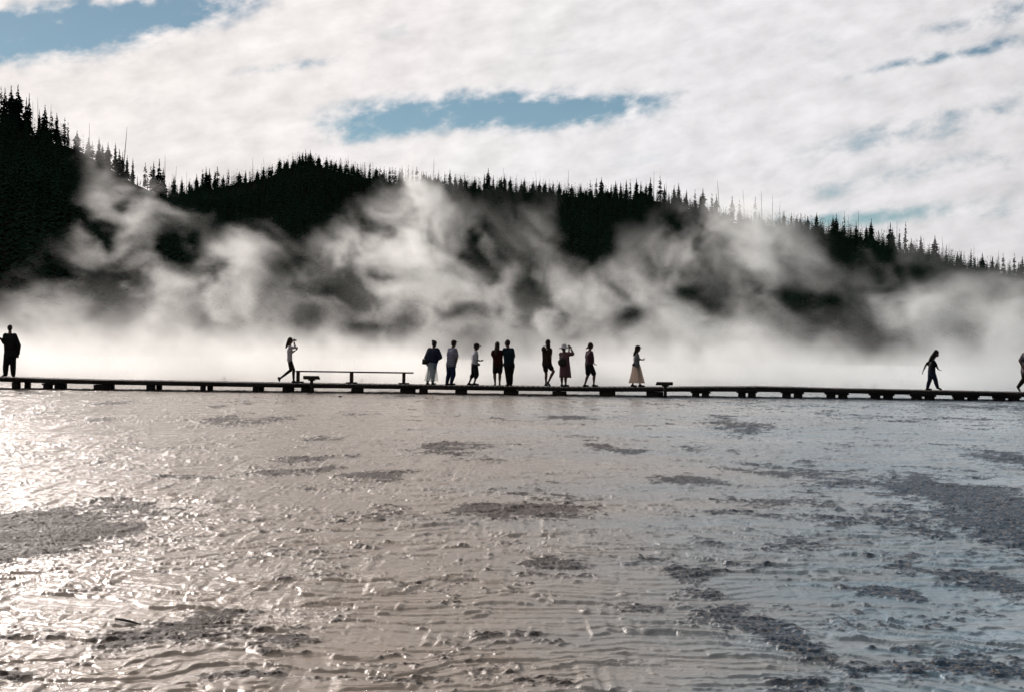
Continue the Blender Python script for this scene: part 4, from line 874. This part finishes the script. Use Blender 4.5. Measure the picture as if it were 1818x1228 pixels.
# ------------------------------------------------------------------ steam: a real volume of scattering vapour
def build_steam():
    x0, x1, y0, y1, z0, z1 = -38.0, 38.0, 56.0, 96.0, 0.0, 16.5
    nx, ny, nz = 420, 84, 140
    gx = np.linspace(x0, x1, nx, dtype=np.float32); gy = np.linspace(y0, y1, ny, dtype=np.float32); gz = np.linspace(z0, z1, nz, dtype=np.float32)
    Xg, Yg, Zg = np.meshgrid(gx, gy, gz, indexing='ij')
    # turbulent displacement of the sampling point: big slow rolls, then smaller curls
    def curl(f, fy, o_, off): return fbm3(Xg * f, Yg * fy, Zg * f, o_, .55, off)
    a1, a2 = curl(.16, .10, 2, 0.0), curl(.16, .10, 2, 31.0); b1, b2 = curl(.55, .25, 4, 12.0), curl(.55, .25, 4, 47.0)
    WX = Xg + (a1 - a1.mean()) * 3.0 + (b1 - b1.mean()) * 2.2; WZ = Zg + (a2 - a2.mean()) * 2.5 + (b2 - b2.mean()) * 2.2; WY = Yg + (a1 - a2) * 3.0
    w1, w2 = b1, b2
    # plumes: px, py, rx, ry (px), Y, tilt, amount
    B = [(90, 560, 60, 45, 66, 0, .95), (60, 610, 60, 40, 66, 0, .8), (230, 540, 110, 70, 72, 0, 1.2), (180, 420, 38, 100, 74, 8, .95), (230, 360, 50, 45, 74, -20, 1.0), (165, 300, 28, 60, 76, -25, .66), (130, 250, 24, 45, 76, -30, .55), (300, 350, 40, 40, 76, 20, .5), (190, 470, 45, 60, 72, 0, .6), (280, 470, 40, 40, 72, 0, .4),
         (400, 510, 80, 60, 70, 0, 1.15), (440, 465, 50, 40, 72, 10, .8), (500, 470, 60, 50, 76, 0, .5), (340, 560, 90, 50, 68, 0, .9), (450, 410, 35, 40, 74, 0, .32), (560, 440, 50, 60, 78, 20, .34), (545, 560, 70, 50, 68, 0, .7), (480, 580, 90, 40, 66, 0, .8),
         (690, 460, 80, 62, 72, 0, 1.4), (735, 400, 60, 75, 74, 0, 1.3), (742, 330, 34, 62, 74, 5, 1.15), (660, 420, 50, 35, 74, 20, .6), (820, 440, 60, 60, 78, 0, .7), (650, 530, 70, 45, 70, 0, .7), (770, 540, 90, 60, 72, 0, 1.0), (860, 430, 60, 50, 80, 0, .28), (955, 450, 40, 55, 78, 0, .55), (950, 385, 26, 26, 78, 0, .32), (870, 520, 90, 50, 72, 0, .8), (960, 540, 90, 60, 70, 0, 1.1), (1000, 480, 60, 30, 76, 20, .4), (1075, 425, 40, 16, 78, 25, .22),
         (1120, 520, 80, 45, 70, 0, 1.0), (1180, 460, 60, 45, 74, 20, .7), (1235, 400, 45, 45, 76, 10, .75), (1235, 480, 50, 60, 74, 0, .8), (1350, 470, 65, 90, 76, -10, 1.0), (1320, 400, 65, 42, 78, 0, .85), (1400, 420, 45, 50, 78, -20, .7), (1300, 360, 34, 26, 80, 0, .35), (1370, 540, 60, 60, 72, 0, .9), (1460, 470, 40, 70, 76, -20, .5), (1280, 580, 80, 40, 68, 0, .9), (1180, 580, 100, 40, 68, 0, .8),
         (1500, 560, 60, 60, 74, 0, .55), (1600, 560, 80, 50, 72, 0, .9), (1640, 530, 60, 35, 74, 0, .6), (1580, 490, 70, 45, 80, 0, .45), (1730, 590, 70, 50, 70, 0, .9), (1790, 540, 45, 70, 74, 10, .85), (1800, 480, 30, 50, 80, 0, .3), (1690, 510, 60, 50, 80, 0, .45), (1860, 560, 80, 80, 74, 0, .8), (-60, 580, 60, 60, 70, 0, .8),
         (620, 610, 120, 30, 64, 0, .7), (1000, 610, 160, 30, 64, 0, .9), (1440, 610, 100, 30, 66, 0, .7), (250, 610, 160, 35, 64, 0, .9)]
    D = np.zeros_like(Xg)
    for (px, py, rx, ry, Yb, tl, am) in B:
        c = at(px, py, Yb); k = Yb / F; a_, b_ = rx * k * 1.0, ry * k * 1.0; dy = max(1.3, .32 * (a_ + b_))
        i0, i1 = np.searchsorted(gx, [c.x - 2.9 * max(a_, b_) - 3, c.x + 2.9 * max(a_, b_) + 3])
        if i1 <= i0: continue
        c_, s_ = math.cos(R(tl)), math.sin(R(tl))
        dx = WX[i0:i1] - c.x; dzz = WZ[i0:i1] - c.z; ddy = WY[i0:i1] - c.y
        u_ = (dx * c_ - dzz * s_) / a_; v_ = (dx * s_ + dzz * c_) / b_
        D[i0:i1] += (.9 if py > 470 else .74) * am ** 2.0 * np.exp(-(u_ * u_ + v_ * v_ + (ddy / dy) ** 2)) / dy * 1.0
    # ground-hugging bank
    lay = np.exp(-(np.maximum(WZ, 0) / (.35 + 1.9 * w1)) ** 1.5) * sstep(56.5, 60, Yg + (w2 - .5) * 4) * (1 - sstep(82, 94, Yg))
    D += lay * .42
    D += .030 * np.exp(-(np.maximum(WZ - .0, 0) / 2.3) ** 2) * sstep(58, 62, Yg) * (1 - sstep(78, 92, Yg))
    # wispy modulation: drawn-out filaments inside larger puffs
    SX = WX + .18 * Zg
    q0 = fbm3(WX * .34, WY * .10, WZ * .28, 3, .5, 23.0)
    n1 = fbm3(SX * 1.0, WY * .10, WZ * .85, 6, .66, 17.0); n2 = fbm3(SX * .55, WY * .10, WZ * .48, 5, .6, 51.0)
    q2 = .30 * q0 + .40 * n1 + .30 * n2
    hz_ = np.clip(Zg / 6.0, 0, 1)                      # the bank is even near the ground, torn higher up
    mod = np.clip((q2 - (.405 + .035 * hz_)) * 9.5, 0.0, 2.6) ** 1.25
    D = D * (mod * (.45 + .55 * hz_) + (1 - hz_) * .38)
    hole = [(680, 585, 45, 30), (1120, 570, 38, 28), (1260, 510, 32, 28), (1490, 600, 40, 60), (1440, 520, 42, 40), (85, 590, 26, 36), (490, 520, 34, 40), (820, 545, 26, 18)]
    for (px, py, rx, ry) in hole:
        c = at(px, py, 70); k = 70 / F; u_ = (WX - c.x) / (rx * k); v_ = (WZ - c.z) / (ry * k)
        D *= 1 - .88 * np.exp(-(u_ * u_ + v_ * v_) ** 1.5)
    D = np.maximum(D - .014, 0)
    # soft edges of the box
    ed = sstep(0, 3, Xg - x0) * sstep(0, 3, x1 - Xg) * sstep(0, 1.5, Yg - y0) * sstep(0, 3, y1 - Yg) * sstep(0, 2.0, z1 - Zg)
    D = (D * ed).astype(np.float32)
    me = bpy.data.meshes.new('steam'); me.vertices.add(nx * ny * nz)
    a = me.attributes.new('vapour', 'FLOAT', 'POINT'); a.data.foreach_set('value', D.ravel())
    o = bpy.data.objects.new('steam', me); col.objects.link(o)
    m = bpy.data.materials.new('steam_vapour'); m.use_nodes = True; t = NT(m.node_tree); t.n.clear()
    pv = t.new('ShaderNodeVolumePrincipled'); pv.inputs['Color'].default_value = (.962, .984, .979, 1); pv.inputs['Density'].default_value = STEAM_DENSITY; pv.inputs['Anisotropy'].default_value = STEAM_G
    ou = t.new('ShaderNodeOutputMaterial'); t.l.new(pv.outputs[0], ou.inputs['Volume'])
    ng = bpy.data.node_groups.new('vapour_field', 'GeometryNodeTree')
    ng.interface.new_socket('Geometry', in_out='INPUT', socket_type='NodeSocketGeometry'); ng.interface.new_socket('Geometry', in_out='OUTPUT', socket_type='NodeSocketGeometry')
    g = NT(ng); gi = g.new('NodeGroupInput'); go = g.new('NodeGroupOutput')
    pos = g.new('GeometryNodeInputPosition'); sp = g.new('ShaderNodeSeparateXYZ'); g.l.new(pos.outputs[0], sp.inputs[0])
    def idx(s, a_, b_, n):
        v_ = g.m('MULTIPLY', g.m('SUBTRACT', s, a_), (n - 1) / (b_ - a_)); v_ = g.m('ROUND', v_); return g.m('MINIMUM', g.m('MAXIMUM', v_, 0.0), float(n - 1))
    ix, iy, iz = idx(sp.outputs[0], x0, x1, nx), idx(sp.outputs[1], y0, y1, ny), idx(sp.outputs[2], z0, z1, nz)
    f2i = lambda v_: v_
    im = g.new('FunctionNodeFloatToInt'); 
    # integer arithmetic keeps large indices exact
    def I(op, a_, b_):
        n = g.new('FunctionNodeIntegerMath', operation=op)
        for s_, v_ in ((0, a_), (1, b_)): g.put(n.inputs[s_], v_)
        return n.outputs[0]
    def toi(v_): n = g.new('FunctionNodeFloatToInt', rounding_mode='ROUND'); g.l.new(v_, n.inputs[0]); return n.outputs[0]
    index = I('ADD', I('MULTIPLY', I('ADD', I('MULTIPLY', toi(ix), ny), toi(iy)), nz), toi(iz))
    na = g.new('GeometryNodeInputNamedAttribute', data_type='FLOAT'); na.inputs['Name'].default_value = 'vapour'
    si = g.new('GeometryNodeSampleIndex', data_type='FLOAT', domain='POINT'); g.l.new(gi.outputs[0], si.inputs['Geometry']); g.l.new(na.outputs[0], si.inputs['Value']); g.l.new(index, si.inputs['Index'])
    vc = g.new('GeometryNodeVolumeCube'); g.l.new(si.outputs[0], vc.inputs['Density'])
    vc.inputs['Min'].default_value = (x0, y0, z0); vc.inputs['Max'].default_value = (x1, y1, z1)
    vc.inputs['Resolution X'].default_value = nx; vc.inputs['Resolution Y'].default_value = ny; vc.inputs['Resolution Z'].default_value = nz
    sm = g.new('GeometryNodeSetMaterial'); sm.inputs['Material'].default_value = m; g.l.new(vc.outputs[0], sm.inputs[0]); g.l.new(sm.outputs[0], go.inputs[0])
    ng.nodes.remove(im)
    md = o.modifiers.new('vapour_field', 'NODES'); md.node_group = ng
    me.materials.append(m)
    tag(o, 'white backlit steam rising behind the boardwalk', 'steam', kind='stuff')
STEAM_DENSITY, STEAM_G = .37, .44
build_steam()
